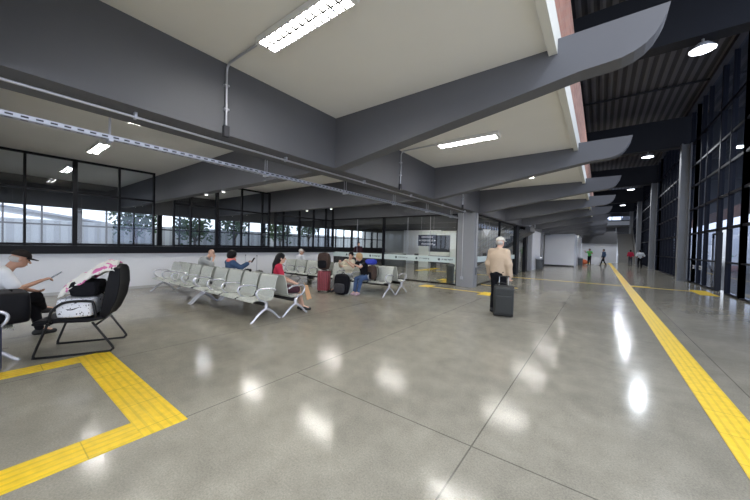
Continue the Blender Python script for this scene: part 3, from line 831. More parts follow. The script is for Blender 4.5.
bx('socket_box', M['bin_grey'], -0.012, 0.02, -0.05, 0.05, 0.5, 0.8, t, bevel=0.006)

# ------------------------------------------------------------------ benches
SW = 0.69
def seat_profile():      # (y, z) from front lip to the lower back
    return [(-0.30, 0.395), (-0.285, 0.415), (-0.22, 0.432), (-0.10, 0.425), (0.02, 0.408), (0.10, 0.405), (0.145, 0.425), (0.165, 0.46)]
def back_profile():
    return [(0.165, 0.46), (0.18, 0.52), (0.20, 0.62), (0.215, 0.70), (0.235, 0.78), (0.258, 0.85), (0.275, 0.885), (0.295, 0.90)]
def sheet(prof, w, th):
    mb = MB(); P = [Vector((0, a, b)) for a, b in prof]
    out = []
    for i, p in enumerate(P):
        d = (P[min(i+1, len(P)-1)] - P[max(i-1, 0)]).normalized()
        out.append(p + Vector((0, -d.z, d.y))*th)
    poly = [(p.y, p.z) for p in P] + [(p.y, p.z) for p in reversed(out)]
    mb.prism(poly, -w/2, w/2, 0); return mb
def sweep_bar(pts, r, n=8): return MB().tube(smooth_path(pts, 5), r, n)
def make_bench(name, label, loc, rz, n=4, arms=None, group=None):
    t = thing(name, label, 'bench', loc, rz, group)
    L = n*SW
    seat = back = None
    for k in range(n):
        x = (k-(n-1)/2)*SW
        if k == 0:
            s = sheet(seat_profile(), SW-0.075, -0.014).build('seat', M['bench_sheet'], t, bevel=0.004)
            b = sheet(back_profile(), SW-0.10, -0.018).build('backrest', M['bench_sheet'], t, bevel=0.004)
            s.location.x = x; b.location.x = x; seat, back = s, b
        else:
            for src in (seat, back):
                c = src.copy(); COL.objects.link(c); c.parent = t; c.location.x = x
    MB().box(-L/2+0.05, L/2-0.05, -0.04, 0.05, 0.30, 0.375).build('beam', M['black_tube'], t, bevel=0.006)
    # armrests: loop from the back, forward, curling down to the seat beam
    arm = None
    for k in range(n+1):
        x = (k-n/2)*SW
        if arm is None:
            mb = sweep_bar([(0, 0.20, 0.60), (0, 0.10, 0.645), (0, -0.05, 0.655), (0, -0.17, 0.65), (0, -0.235, 0.60), (0, -0.225, 0.52), (0, -0.15, 0.44), (0, -0.03, 0.385), (0, 0.0, 0.33)], 0.019)
            arm = mb.build('armrest', M['bench_metal'], t, smooth=True); arm.location.x = x
        else:
            c = arm.copy(); COL.objects.link(c); c.parent = t; c.location.x = x
    leg = None
    for x in (-L/2+0.02, L/2-0.02):
        if leg is None:
            mb = MB(); mb.tube(smooth_path([(0, 0, 0.37), (0, 0, 0.29), (0, 0.0, 0.23)], 3), [0.035]*7, 8)
            for s in (-1, 1):
                pts = smooth_path([(0, 0, 0.25), (0, s*0.09, 0.205), (0, s*0.20, 0.12), (0, s*0.29, 0.03), (0, s*0.33, 0.014)], 4)
                mb.tube(pts, [0.032-0.012*i/(len(pts)-1) for i in range(len(pts))], 8)
                mb.lathe([(0.026, 0), (0.026, 0.014)], (0, s*0.325, 0), 10)
            leg = mb.build('leg', M['bench_metal'], t, smooth=True); leg.location.x = x
        else:
            c = leg.copy(); COL.objects.link(c); c.parent = t; c.location.x = x
    return t
bg_ = 'perforated steel waiting benches'
B0 = make_bench('waiting_bench', 'front steel bench facing the camera, right hand unit of the nearer long row', (-6.76, 3.57, 0), 0, group=bg_)
dup(B0, 'front steel bench facing the camera, left hand unit of the nearer long row', (-9.60, 3.57, 0), 0)
dup(B0, 'steel bench back to back with the front row, under the woman in red', (-6.76, 4.30, 0), PI)
dup(B0, 'steel bench under the bald person and the woman with the coral scarf', (-9.60, 4.30, 0), PI)
dup(B0, 'steel bench of the farther row facing the camera, with the hugging couple', (-6.66, 7.88, 0), 0)
dup(B0, 'steel bench of the farther row facing the camera, left of the red suitcase', (-9.54, 7.88, 0), 0)
dup(B0, 'steel bench of the farther row facing away, its end arm right of the couple', (-6.66, 8.61, 0), PI)
dup(B0, 'steel bench of the farther row facing away, under the person in a cream cap', (-9.54, 8.61, 0), PI)
dup(B0, 'steel bench at the left edge, under the man in the black cap', (-7.32, 0.02, 0), PI)

# ------------------------------------------------------------------ black sled chair and what lies on it
ch = thing('lounge_chair', 'black high backed chair on a sled tube base, loaded with bags', 'chair', (-5.93, 0.98, 0), math.radians(-26))
# local: front -Y, width X
for s in (-1, 1):
    x = s*0.33
    pts = [(x, -0.28, 0.46), (x, -0.40, 0.10), (x, -0.41, 0.035), (x, -0.36, 0.016), (x, 0.30, 0.016), (x, 0.37, 0.035), (x, 0.37, 0.09), (x, 0.16, 0.44)]
    MB().tube(smooth_path(pts, 5), 0.015, 10).build('sled_frame', M['black_tube'], ch, smooth=True)
    arm = [(x, -0.26, 0.47), (x*1.02, -0.25, 0.60), (x*1.02, -0.17, 0.70), (x*1.02, -0.06, 0.735), (x*1.02, 0.12, 0.73), (x, 0.17, 0.70), (x, 0.20, 0.50)]
    MB().tube(smooth_path(arm, 5), 0.017, 10).build('armrest', M['black_tube'], ch, smooth=True)
MB().tube([(-0.33, 0.2, 0.40), (0.33, 0.2, 0.40)], 0.013, 8).tube([(-0.33, -0.27, 0.44), (0.33, -0.27, 0.44)], 0.013, 8).build('cross_bar', M['black_tube'], ch, smooth=True)
mb = MB()
sp_ = [(-0.45, 0.425), (-0.46, 0.455), (-0.42, 0.49), (-0.2, 0.505), (0.1, 0.485), (0.24, 0.50), (0.27, 0.46), (0.1, 0.43), (-0.2, 0.445), (-0.38, 0.43)]
mb.prism(sp_, -0.29, 0.29, 0); mb.build('seat', M['black_leather'], ch, bevel=0.015)
mb = MB()      # backrest: rounded slab, curved at top
n = 12; ring = []
prof = [(0.16, 0.47, 0.24), (0.19, 0.55, 0.28), (0.225, 0.75, 0.29), (0.255, 0.95, 0.285), (0.28, 1.10, 0.27), (0.295, 1.18, 0.235), (0.30, 1.215, 0.16)]
for (yy, zz, hw) in prof:
    for k in range(n):
        u = -1 + 2*k/(n-1); ring.append((u*hw, yy - 0.035*u*u*(-1), zz - 0.012*abs(u)**3))
b = len(mb.v)
for p in ring: mb.v.append(p)
for p in ring: mb.v.append((p[0], p[1]+0.075+0.085*math.sin(PI*min(1, max(0, (p[2]-0.42)/0.85))), p[2]))
R_ = len(prof); N = R_*n
for i in range(R_-1):
    for k in range(n-1):
        a = i*n+k; mb.f.append((a, a+1, a+n+1, a+n)); mb.f.append((N+a+n, N+a+n+1, N+a+1, N+a))
for k in range(n-1):
    mb.f.append((k+1, k, N+k, N+k+1)); a = (R_-1)*n+k; mb.f.append((a, a+1, N+a+1, N+a))
for i in range(R_-1):
    a = i*n; mb.f.append((a, a+n, N+a+n, N+a)); a = i*n+n-1; mb.f.append((a+n, a, N+a, N+a+n))
mb.build('backrest', M['black_leather'], ch, smooth=True, bevel=0.014)

def in_chair(x, y, z):
    c, s = math.cos(math.radians(-26)), math.sin(math.radians(-26))
    return (-5.93 + c*x - s*y, 0.98 + s*x + c*y, z)
def soft_box(w, d, h, seed, bulge=0.12, jitter=0.012):
    mb = MB(); R = random.Random(seed); n = 9
    idx = {}
    for i in range(n):
        for j in range(n):
            for k in range(n):
                if not (i in (0, n-1) or j in (0, n-1) or k in (0, n-1)): continue
                u, v, q = [2*t/(n-1)-1 for t in (i, j, k)]
                def sh(a, b, c): return a*(1 - bulge*(b*b*0.5 + c*c*0.5)*abs(a))
                p = (sh(u, v, q)*w/2 + R.uniform(-1, 1)*jitter, sh(v, u, q)*d/2 + R.uniform(-1, 1)*jitter, h/2 + sh(q, u, v)*h/2 + (R.uniform(-1, 1)*jitter if k else 0))
                idx[(i, j, k)] = len(mb.v); mb.v.append(p)
    for a in range(n-1):
        for b in range(n-1):
            for k, fl in ((0, 1), (n-1, 0)):
                for f in ([(a,b,k),(a+1,b,k),(a+1,b+1,k),(a,b+1,k)], [(a,k,b),(a,k,b+1),(a+1,k,b+1),(a+1,k,b)], [(k,a,b),(k,a+1,b),(k,a+1,b+1),(k,a,b+1)]):
                    q = [idx[t] for t in f]; mb.f.append(tuple(reversed(q)) if fl else tuple(q))
    return mb
# white printed bag on the seat
t = thing('printed_tote_bag', 'white bag with small black print lying on the seat of the black chair', 'bag', in_chair(0.03, -0.04, 0.50), math.radians(-26))
soft_box(0.56, 0.39, 0.27, 5, 0.10, 0.004).build('bag_body', M['print_white'], t, sub=1, smooth=True)
MB().tube(smooth_path([(0.26, -0.12, 0.14), (0.275, -0.03, 0.12), (0.27, 0.06, 0.15)], 5), 0.008, 6).build('handle', M['black_fabric'], t, smooth=True)
t = thing('black_duffel', 'black bag on top of the white printed bag on the black chair', 'bag', in_chair(0.0, 0.03, 0.77), math.radians(-26))
soft_box(0.54, 0.32, 0.22, 8, 0.2, 0.014).build('bag_body', M['black_fabric'], t, sub=1, smooth=True)
MB().tube(smooth_path([(-0.1, -0.16, 0.13), (-0.05, -0.2, 0.17), (0.06, -0.2, 0.17), (0.1, -0.16, 0.13)], 5), 0.009, 6).build('handle', M['dark_fabric'], t, smooth=True)
# blanket draped over the chair back, hanging forward
mb = MB(); nx, ny = 18, 22; R = random.Random(4)
path = smooth_path([(0, -0.20, 0.90), (0, -0.14, 0.97), (0, -0.04, 1.05), (0, 0.06, 1.12), (0, 0.16, 1.20), (0, 0.27, 1.255), (0, 0.38, 1.24)], 4)
for j, p in enumerate(path):
    for i in range(nx+1):
        u = -1 + 2*i/nx
        mb.v.append((u*(0.24 if j > 6 else 0.27-0.005*j), p.y, p.z + 0.012*math.sin(u*9+j*0.8) - 0.13*u*u + 0.008*math.sin(j*1.7)))
for j in range(len(path)-1):
    for i in range(nx): a = j*(nx+1)+i; mb.f.append((a, a+1, a+nx+2, a+nx+1))
o = mb.build('blanket', M['print_pink'], None, smooth=True)
md = o.modifiers.new('solid', 'SOLIDIFY'); md.thickness = 0.018; md.offset = 1
o.location = in_chair(0, 0, 0); o.rotation_euler = (0, 0, math.radians(-26))
tag(o, 'white blanket with a pink pattern draped over the bags on the black chair', 'blanket')

# ------------------------------------------------------------------ luggage
def suitcase(name, label, loc, rz, w, d, h, m, trolley=0.0, group=None, ribs=True, strap=None):
    t = thing(name, label, 'suitcase', loc, rz, group)
    bx('shell', m, -w/2, w/2, -d/2, d/2, 0.05, h, t, bevel=min(w, d)*0.16)
    if ribs:
        mb = MB()
        for k in range(5):
            x = -w/2 + w*(k+0.9)/5.8; mb.box(x-0.008, x+0.008, -d/2-0.006, d/2+0.006, 0.12, h-0.08)
        mb.build('rib', m, t, bevel=0.004)
    bx('zip_band', M['rubber'], -w/2-0.003, w/2+0.003, -0.008, 0.008, 0.09, h-0.04, t)
    for sx in (-1, 1):
        for sy_ in (-1, 1):
            x, y = sx*(w/2-0.05), sy_*(d/2-0.05)
            MB().tube([(x-0.012, y, 0.026), (x+0.012, y, 0.026)], 0.026, 12).box(x-0.018, x+0.018, y-0.012, y+0.012, 0.03, 0.06).build('wheel', M['rubber'], t)
    MB().tube(smooth_path([(-0.09, 0, h-0.005), (-0.07, 0, h+0.025), (0.07, 0, h+0.025), (0.09, 0, h-0.005)], 4), 0.009, 8).build('carry_handle', M['rubber'], t, smooth=True)
    if trolley:
        hd = MB()
        for s in (-1, 1): hd.tube([(s*0.09, d/2-0.04, h-0.05), (s*0.09, d/2-0.04, h+trolley)], 0.008, 8)
        hp = hd.build('trolley_handle', M['galv'], t, smooth=True)
        MB().tube([(-0.11, d/2-0.04, h+trolley), (0.11, d/2-0.04, h+trolley)], 0.016, 8).build('handle_grip', M['rubber'], hp, smooth=True)
    return t
suitcase('navy_suitcase', 'dark navy suitcase cut off by the left edge of the photo', (-5.42, -0.02, 0), math.radians(5), 0.44, 0.38, 0.66, M['navy_case'], 0)
suitcase('red_suitcase', 'dark red ribbed suitcase standing beside the couple', (-7.28, 6.95, 0), math.radians(28), 0.40, 0.25, 0.70, M['red_case'], 0.0)
suitcase('trolley_suitcase', 'dark suitcase with raised handle behind the front benches, left of two', (-10.0, 5.85, 0), math.radians(150), 0.38, 0.25, 0.62, M['black_fabric'], 0.50, 'suitcases with raised handles', ribs=False)
suitcase('trolley_suitcase', 'dark suitcase with raised handle behind the front benches, right one of two', (-9.45, 5.95, 0), math.radians(150), 0.38, 0.25, 0.60, M['grey_case'], 0.52, 'suitcases with raised handles', ribs=False)
def backpack(name, label, loc, rz, s, m, m2, tilt=0.0):
    t = thing(name, label, 'backpack', loc, rz)
    soft_box(0.34*s, 0.22*s, 0.48*s, 11, 0.22, 0.008*s).build('main_bag', m, t, sub=1, smooth=True)
    o = soft_box(0.26*s, 0.08*s, 0.22*s, 12, 0.25, 0.005*s).build('front_pocket', m2, t, sub=1, smooth=True); o.location = (0, -0.12*s, 0.05*s)
    for q in (-1, 1):
        MB().tube(smooth_path([(q*0.09*s, 0.10*s, 0.44*s), (q*0.11*s, 0.17*s, 0.36*s), (q*0.12*s, 0.17*s, 0.2*s), (q*0.12*s, 0.10*s, 0.06*s)], 5), 0.015*s, 8, flat=0.4).build('strap', m2, t, smooth=True)
    MB().tube(smooth_path([(-0.04*s, 0.06*s, 0.46*s), (0, 0.06*s, 0.51*s), (0.04*s, 0.06*s, 0.46*s)], 5), 0.009*s, 6).build('top_loop', m2, t, smooth=True)
    return t
backpack('brown_backpack', 'patterned brown backpack standing on top of the red suitcase', (-7.30, 6.95, 0.735), math.radians(22), 1.18, M['brown_bag'], M['black_fabric'])
backpack('black_backpack', 'large black backpack standing on the floor between the couple', (-6.50, 6.98, 0), math.radians(15), 1.38, M['black_fabric'], M['dark_fabric'])
backpack('dark_backpack', 'dark brown backpack on the seat behind the blonde woman', (-5.95, 7.82, 0.45), math.radians(-20), 1.0, M['brown_bag'], M['black_fabric'])
t = soft_box(0.42, 0.26, 0.19, 21, 0.35, 0.015).build('blue_jacket', M['blue_cloth'], None, sub=1, smooth=True)
t.location = (-6.02, 7.84, 0.94); tag(t, 'royal blue jacket laid over the dark brown backpack', 'jacket')
t = thing('black_holdall', 'big black bag on the bench at the left edge, before the capped man', 'bag', (-6.35, 0.24, 0.44), math.radians(4))
soft_box(0.62, 0.42, 0.42, 31, 0.08, 0.007).build('bag_body', M['black_leather'], t, sub=1, smooth=True)
for s in (-1, 1):
    MB().tube(smooth_path([(s*0.02-0.12, s*0.05, 0.35), (s*0.02-0.08, s*0.06, 0.42), (s*0.02+0.08, s*0.06, 0.42), (s*0.02+0.12, s*0.05, 0.35)], 5), 0.01, 6).build('handle', M['black_fabric'], t, smooth=True)
MB().box(-0.02, 0.02, 0.17, 0.19, 0.02, 0.33).build('seam_strap', M['black_fabric'], t)

# bins, orange bag, far bits
def bin_(label, loc, s=1.0):
    t = thing('litter_bin', label, 'bin', loc, 0, 'litter bins along the hall')
    mb = MB(); mb.lathe([(0.19*s, 0), (0.2*s, 0.02), (0.23*s, 0.72*s), (0.24*s, 0.74*s), (0.2*s, 0.76*s)]); mb.build('bin_body', M['bin_grey'], t, smooth=True)
    MB().lathe([(0.245*s, 0.72*s), (0.245*s, 0.80*s), (0.15*s, 0.88*s), (0.06*s, 0.9*s)]).build('bin_lid', M['galv'], t, smooth=True)
bin_('round grey litter bin beside the white hall wall', (-3.75, 26.4, 0), 1.1)
bin_('round grey litter bin at the corner of the white kiosk block', (-1.62, 38.2, 0), 1.0)
t = soft_box(0.85, 0.7, 0.58, 41, 0.5, 0.03).build('orange_sack', M['orange_bag'], None, sub=1, smooth=True)
t.location = (-1.45, 40.2, 0); tag(t, 'bulging orange sack on the floor by the far bin', 'bag')
t = thing('floor_sign', 'small white folding floor sign between the two far workers', 'sign', (-0.22, 40.5, 0))
for s in (-1, 1):
    MB().obox((0, s*0.13, 0.42), (0.22, 0, 0), (0, 0.01, 0), (0, -s*0.12, 0.42)).build('panel', M['white_plastic'], t)
t = thing('floor_sign', 'small white folding floor sign just right of the far orange sack', 'sign', (-0.62, 42.5, 0))
for s in (-1, 1):
    MB().obox((0, s*0.13, 0.42), (0.22, 0, 0), (0, 0.01, 0), (0, -s*0.12, 0.42)).build('panel', M['white_plastic'], t)

# ------------------------------------------------------------------ people: blended implicit bodies meshed into one surface
class Field:
    def __init__(s, lo, hi, h):
        s.lo = np.array(lo, float); s.h = h
        s.n = np.ceil((np.array(hi)-s.lo)/h).astype(int)+1
        s.F = np.full(s.n, 9.0, np.float32)
    def blk(s, lo, hi):
        a = np.clip(np.floor((np.array(lo)-s.lo)/s.h).astype(int), 0, s.n-1)
        b = np.clip(np.ceil((np.array(hi)-s.lo)/s.h).astype(int)+1, 1, s.n)
        sl = tuple(slice(a[i], b[i]) for i in range(3))
        g = np.meshgrid(*[s.lo[i]+s.h*np.arange(a[i], b[i]) for i in range(3)], indexing='ij')
        return sl, g
    def comb(s, sl, d, k):
        f = s.F[sl]
        if k <= 0: s.F[sl] = np.minimum(f, d); return
        hh = np.clip(0.5+0.5*(f-d)/k, 0, 1)
        s.F[sl] = f*(1-hh)+d*hh-k*hh*(1-hh)
    def cone(s, a, b, ra, rb, k=0.03, flat=1.0, fax=(0, 1, 0)):
        """rounded tapered limb; flat < 1 squeezes it along fax"""
        a, b = np.array(a, float), np.array(b, float); m = max(ra, rb)+0.05
        sl, g = s.blk(np.minimum(a, b)-m, np.maximum(a, b)+m)
        if 0 in g[0].shape: return
        p = [g[i]-a[i] for i in range(3)]; ba = b-a
        if flat != 1.0:
            f = np.array(fax, float); f /= np.linalg.norm(f)
            c = (1/flat-1)
            dd = sum(p[i]*f[i] for i in range(3)); p = [p[i]+f[i]*dd*c for i in range(3)]
            ba = ba+f*ba.dot(f)*c
        L2 = ba.dot(ba)+1e-9
        t = np.clip(sum(p[i]*ba[i] for i in range(3))/L2, 0, 1)
        d = np.sqrt(sum((p[i]-ba[i]*t)**2 for i in range(3)))-(ra+(rb-ra)*t)
        if flat != 1.0: d = d*(0.5+0.5*flat)
        s.comb(sl, d.astype(np.float32), k)
    def ell(s, c, r, R=None, k=0.02, sub=False):
        c, r = np.array(c, float), np.array(r, float); m = r.max()+0.05
        sl, g = s.blk(c-m, c+m)
        if 0 in g[0].shape: return
        p = np.stack([g[i]-c[i] for i in range(3)], -1)
        if R is not None: p = p @ R
        q = np.sqrt(((p/r)**2).sum(-1)); q2 = np.sqrt(((p/(r*r))**2).sum(-1))+1e-9
        d = (q*(q-1)/q2)
        if sub:
            s.F[sl] = np.maximum(s.F[sl], -d); return
        s.comb(sl, d.astype(np.float32), k)
    def clip(s, pt, nrm):
        """cut away the side the normal points to"""
        g = np.meshgrid(*[s.lo[i]+s.h*np.arange(s.n[i]) for i in range(3)], indexing='ij')
        nrm = np.array(nrm, float); nrm /= np.linalg.norm(nrm)
        s.F = np.maximum(s.F, sum((g[i]-pt[i])*nrm[i] for i in range(3))).astype(np.float32)
    def mesh(s, name, m, parent):
        F = s.F; S_ = F < 0
        if not S_.any(): return None
        n = np.array(F.shape)-1
        cs = np.zeros(n, int)
        for i in (0, 1):
            for j in (0, 1):
                for k in (0, 1): cs += S_[i:n[0]+i, j:n[1]+j, k:n[2]+k]
        act = (cs > 0) & (cs < 8)
        ids = -np.ones(n, np.int64); I = np.argwhere(act); ids[act] = np.arange(len(I))
        acc = np.zeros((len(I), 3)); cnt = np.zeros(len(I))
        for ax in range(3):
            o1, o2 = [x for x in range(3) if x != ax]
            for u in (0, 1):
                for v in (0, 1):
                    a = I.copy(); a[:, o1] += u; a[:, o2] += v
                    b = a.copy(); b[:, ax] += 1
                    fa, fb = F[a[:, 0], a[:, 1], a[:, 2]], F[b[:, 0], b[:, 1], b[:, 2]]
                    w = (fa < 0) != (fb < 0); t = np.where(w, fa/(fa-fb+1e-12), 0)
                    p = a.astype(float); p[:, ax] += t
                    acc[w] += p[w]; cnt[w] += 1
        V = acc/cnt[:, None]*s.h+s.lo
        Q = []
        for ax in range(3):
            o1, o2 = [(1, 2), (2, 0), (0, 1)][ax]
            sl0 = [slice(None)]*3; sl1 = [slice(None)]*3
            sl0[ax] = slice(0, -1); sl1[ax] = slice(1, None)
            A, B = S_[tuple(sl0)], S_[tuple(sl1)]
            for w, flip in ((A & ~B, False), (~A & B, True)):
                E = np.argwhere(w); ok = (E[:, o1] > 0) & (E[:, o2] > 0) & (E[:, o1] < n[o1]) & (E[:, o2] < n[o2]); E = E[ok]
                def at(d1, d2):
                    e = E.copy(); e[:, o1] += d1; e[:, o2] += d2; return ids[e[:, 0], e[:, 1], e[:, 2]]
                q = np.stack([at(-1, -1), at(0, -1), at(0, 0), at(-1, 0)], 1)
                Q.append(q[:, ::-1] if flip else q)
        Q = np.concatenate(Q); Q = Q[(Q >= 0).all(1)]
        me = bpy.data.meshes.new(name)
        me.vertices.add(len(V)); me.vertices.foreach_set('co', V.astype(np.float32).ravel())
        me.loops.add(len(Q)*4); me.loops.foreach_set('vertex_index', Q.astype(np.int32).ravel())
        me.polygons.add(len(Q)); me.polygons.foreach_set('loop_start', np.arange(0, len(Q)*4, 4, dtype=np.int32))
        me.update(calc_edges=True); me.validate()
        me.materials.append(m)
        me.polygons.foreach_set('use_smooth', np.ones(len(me.polygons), bool))
        o = bpy.data.objects.new(name, me); COL.objects.link(o); o.parent = parent
        return o

def V3(*a): return np.array(a, float)
def unit(v): v = np.array(v, float); return v/np.linalg.norm(v)
SIT = dict(hip=V3(0, 0, 0.53), chest=V3(0, -0.04, 0.90), neck=V3(0, -0.03, 1.06), head=V3(0, 0.01, 1.20),
           shL=V3(-0.17, -0.04, 1.00), shR=V3(0.17, -0.04, 1.00), elL=V3(-0.22, 0.06, 0.74), elR=V3(0.22, 0.06, 0.74),
           haL=V3(-0.10, 0.28, 0.68), haR=V3(0.10, 0.28, 0.68), knL=V3(-0.10, 0.44, 0.50), knR=V3(0.10, 0.44, 0.50),
           anL=V3(-0.10, 0.47, 0.09), anR=V3(0.10, 0.47, 0.09), toe=V3(0, 1, 0), hyaw=0.0, hpit=0.0)
STAND = dict(hip=V3(0, 0, 0.95), chest=V3(0, 0.0, 1.32), neck=V3(0, 0.0, 1.49), head=V3(0, 0.03, 1.63),
             shL=V3(-0.175, 0, 1.41), shR=V3(0.175, 0, 1.41), elL=V3(-0.25, -0.03, 1.15), elR=V3(0.25, -0.03, 1.15),
             haL=V3(-0.26, 0.06, 0.88), haR=V3(0.26, 0.06, 0.88), knL=V3(-0.10, 0.04, 0.50), knR=V3(0.10, 0.02, 0.50),
             anL=V3(-0.11, 0.0, 0.09), anR=V3(0.11, 0.0, 0.09), toe=V3(0, 1, 0), hyaw=0.0, hpit=0.0)

def hand(f, wr, d, side, curl, k=0.008):
    """palm, four unequal bent fingers and a thumb leaving the side of the palm"""
    d, side = unit(d), unit(side); side = unit(side - d*side.dot(d)); nrm = np.cross(d, side); nrm = nrm*(1 if curl >= 0 else -1); c = abs(curl)
    f.cone(wr, wr+d*0.07, 0.030, 0.036, 0.015, 0.5, nrm)
    for i, (o, L) in enumerate(((-0.029, 0.060), (-0.010, 0.074), (0.010, 0.070), (0.029, 0.056))):
        b = wr+d*0.075+side*o
        m = b+(d*math.cos(c*0.6)+nrm*math.sin(c*0.6))*L*0.55
        e = m+(d*math.cos(c*1.6)+nrm*math.sin(c*1.6))*L*0.5
        f.cone(b, m, 0.0100, 0.0094, 0.004); f.cone(m, e, 0.0094, 0.0080, 0.003)
    b = wr+d*0.022-side*0.026
    m = b+(d*0.6-side*0.75+nrm*0.25)*0.038
    f.cone(b, m, 0.013, 0.011, 0.008); f.cone(m, m+(d*0.9-side*0.2+nrm*0.3)*0.032, 0.011, 0.009, 0.004)

def person(name, label, loc, rz, base, pose, look, h=0.0085, scale=1.0):
    J = {k: (v.copy() if isinstance(v, np.ndarray) else v) for k, v in base.items()}; J.update(pose)
    P = thing(name, label, 'person', loc, rz); P.scale = (scale,)*3
    pts = np.array([v for k, v in J.items() if isinstance(v, np.ndarray) and k != 'toe'])
    lo, hi = pts.min(0)-0.27, pts.max(0)+0.27; lo[2] = max(lo[2], -0.012)
    slim = look.get('slim', 1.0)
    A, B = look.get('hipw', 0.135)*slim, look.get('chestw', 0.15)*slim
    tdir = unit(J['chest']-J['hip'])
    acr = unit(J['shR']-J['shL']); fwd = unit(np.cross(np.array([0, 0, 1.0]), acr)); fwd = fwd*(1 if fwd[1] > -0.5 else 1)
    # head frame
    yw, pt = J['hyaw'], J['hpit']
    hf = V3(-math.sin(yw)*math.cos(pt), math.cos(yw)*math.cos(pt), math.sin(pt)); hr = V3(math.cos(yw), math.sin(yw), 0); hu = np.cross(hr, hf)
    HR = np.stack([hr, hf, hu], 1); H = J['head']
    def hp(x, y, z): return H+hr*x+hf*y+hu*z
    hipL, hipR = J['hip']-acr*0.085, J['hip']+acr*0.085
    def torso(f, e, low=0.0):
        f.cone(J['hip']+tdir*low, J['hip']+(J['chest']-J['hip'])*0.5, A+e, A*0.93+e, 0.02, 0.68, fwd)
        f.cone(J['hip']+(J['chest']-J['hip'])*0.45, J['chest'], A*0.93+e, B+e, 0.04, 0.68, fwd)
        f.cone(J['chest'], J['neck']-tdir*0.07, B+e, 0.09+e, 0.04, 0.62, fwd)
        f.cone(J['shL'], J['shR'], 0.056+e, 0.056+e, 0.04)
    def arm(f, s, e, upto=1.0, k=0.02, wr=0.026):
        sh, el, ha = J['sh'+s], J['el'+s], J['ha'+s]
        if upto <= 0.5:
            f.cone(sh, sh+(el-sh)*upto*2, 0.052+e, 0.043+e, k)
        else:
            f.cone(sh, el, 0.052+e, 0.038+e, k)
            f.cone(el, el+(ha-el)*(upto-0.5)*2, 0.038+e, wr+(0.038-wr)*(1-(upto-0.5)*2)+e, k)
    def leg(f, s, e, upto=1.0, k=0.03):
        hj = hipL if s == 'L' else hipR; kn, an = J['kn'+s], J['an'+s]
        if upto <= 0.5:
            f.cone(hj, hj+(kn-hj)*upto*2, 0.085*slim+e, 0.058+e+(0.027)*(1-upto*2), k); return
        f.cone(hj, kn, 0.085*slim+e, 0.056+e, k)
        t = (upto-0.5)*2; calf = kn+(an-kn)*0.35
        f.cone(kn, calf, 0.054+e, 0.052+e, 0.02)
        if t > 0.35: f.cone(calf, kn+(an-kn)*t, 0.052+e, 0.052+(0.036-0.052)*(t-0.35)/0.65+e, 0.02)
    # --- body
    f = Field(lo, hi, h)
    torso(f, -0.006)
    for s in 'LR':
        arm(f, s, -0.002); leg(f, s, -0.006, 1.0)
        sd = -1 if s == 'L' else 1
        el, ha = J['el'+s], J['ha'+s]; d = unit(ha-el)
        hand(f, ha, J.get('hd'+s, d), J.get('hs'+s, np.cross(d, V3(0, 0, 1))*sd if abs(d[2]) < .9 else V3(0, 1, 0)), J.get('curl'+s, 0.6))
        f.cone(J['an'+s], J['an'+s]+J['toe']*0.13+V3(0, 0, -0.045), 0.036, 0.030, 0.02)
    f.cone(J['neck']-tdir*0.08, J['neck']+(H-J['neck'])*0.5, 0.060, 0.052, 0.03)
    f.ell(hp(0, -0.008, 0.022), (0.076, 0.095, 0.098), HR, 0.02)
    f.ell(hp(0, 0.022, -0.050), (0.056, 0.068, 0.066), HR, 0.03)
    f.cone(hp(0, 0.088, 0.012), hp(0, 0.112, -0.022), 0.009, 0.014, 0.012)
    for s in (-1, 1):
        f.ell(hp(s*0.078, -0.005, -0.005), (0.010, 0.020, 0.031), HR, 0.006)
        f.ell(hp(s*0.030, 0.094, 0.010), (0.016, 0.010, 0.010), HR, sub=True)
    sk = M[look.get('skin', 'skin')]
    f.mesh('body', sk, P)
    for s in (-1, 1):
        MB().ellipsoid(hp(s*0.030, 0.084, 0.010), (0.010, 0.010, 0.008), 8, 6).build('eye', M['eye'], P, smooth=True)
    MB().tube([tuple(hp(-0.02, 0.088, -0.058)), tuple(hp(0, 0.092, -0.057)), tuple(hp(0.02, 0.088, -0.058))], [0.003, 0.006, 0.003], 6).build('mouth', M['lips'], P, smooth=True)
    # --- shirt
    f = Field(lo, hi, h); torso(f, 0.012, look.get('hem', -0.02))
    for s in 'LR': arm(f, s, 0.012 + look.get('loose', 0), look.get('sleeve', 0.3), look.get('armk', 0.04), 0.030)
    f.cone(J['neck']-tdir*0.07, J['neck']-tdir*0.03, 0.075, 0.066, 0.03)
    f.mesh(look.get('top_name', 'shirt'), M[look['top']], P)
    # --- trousers / skirt
    f = Field(lo, hi, h)
    f.cone(J['hip']-tdir*0.03, J['hip']+tdir*0.06, A+0.004, A*0.95+0.002, 0.02, 0.72, fwd)
    if look.get('skirt'):
        kn = (J['knL']+J['knR'])/2
        for s in 'LR': leg(f, s, 0.022, 0.46, 0.05)
        f.cone(J['hip'], J['hip']+(kn-J['hip'])*0.86, 0.10, 0.085, 0.05)
        f.mesh('skirt', M[look['bottom']], P)
    else:
        for s in 'LR': leg(f, s, 0.012, look.get('trouser', 0.98), 0.03)
        f.mesh('trousers', M[look['bottom']], P)
    # --- shoes
    for s in 'LR':
        f = Field(np.minimum(J['an'+s], J['an'+s]+J['toe']*0.2)-0.12, np.maximum(J['an'+s], J['an'+s]+J['toe']*0.2)+0.12, h*0.8)
        an = J['an'+s]; z = V3(0, 0, 1)
        f.cone(an-J['toe']*0.045-z*0.045, an+J['toe']*0.15-z*0.052, 0.040, 0.036, 0.02)
        f.cone(an-J['toe']*0.01+z*0.0, an+J['toe']*0.06-z*0.04, 0.040, 0.040, 0.03)
        f.clip(an-z*0.086, (0, 0, -1))
        f.mesh('shoe', M[look.get('shoe', 'rubber')], P)
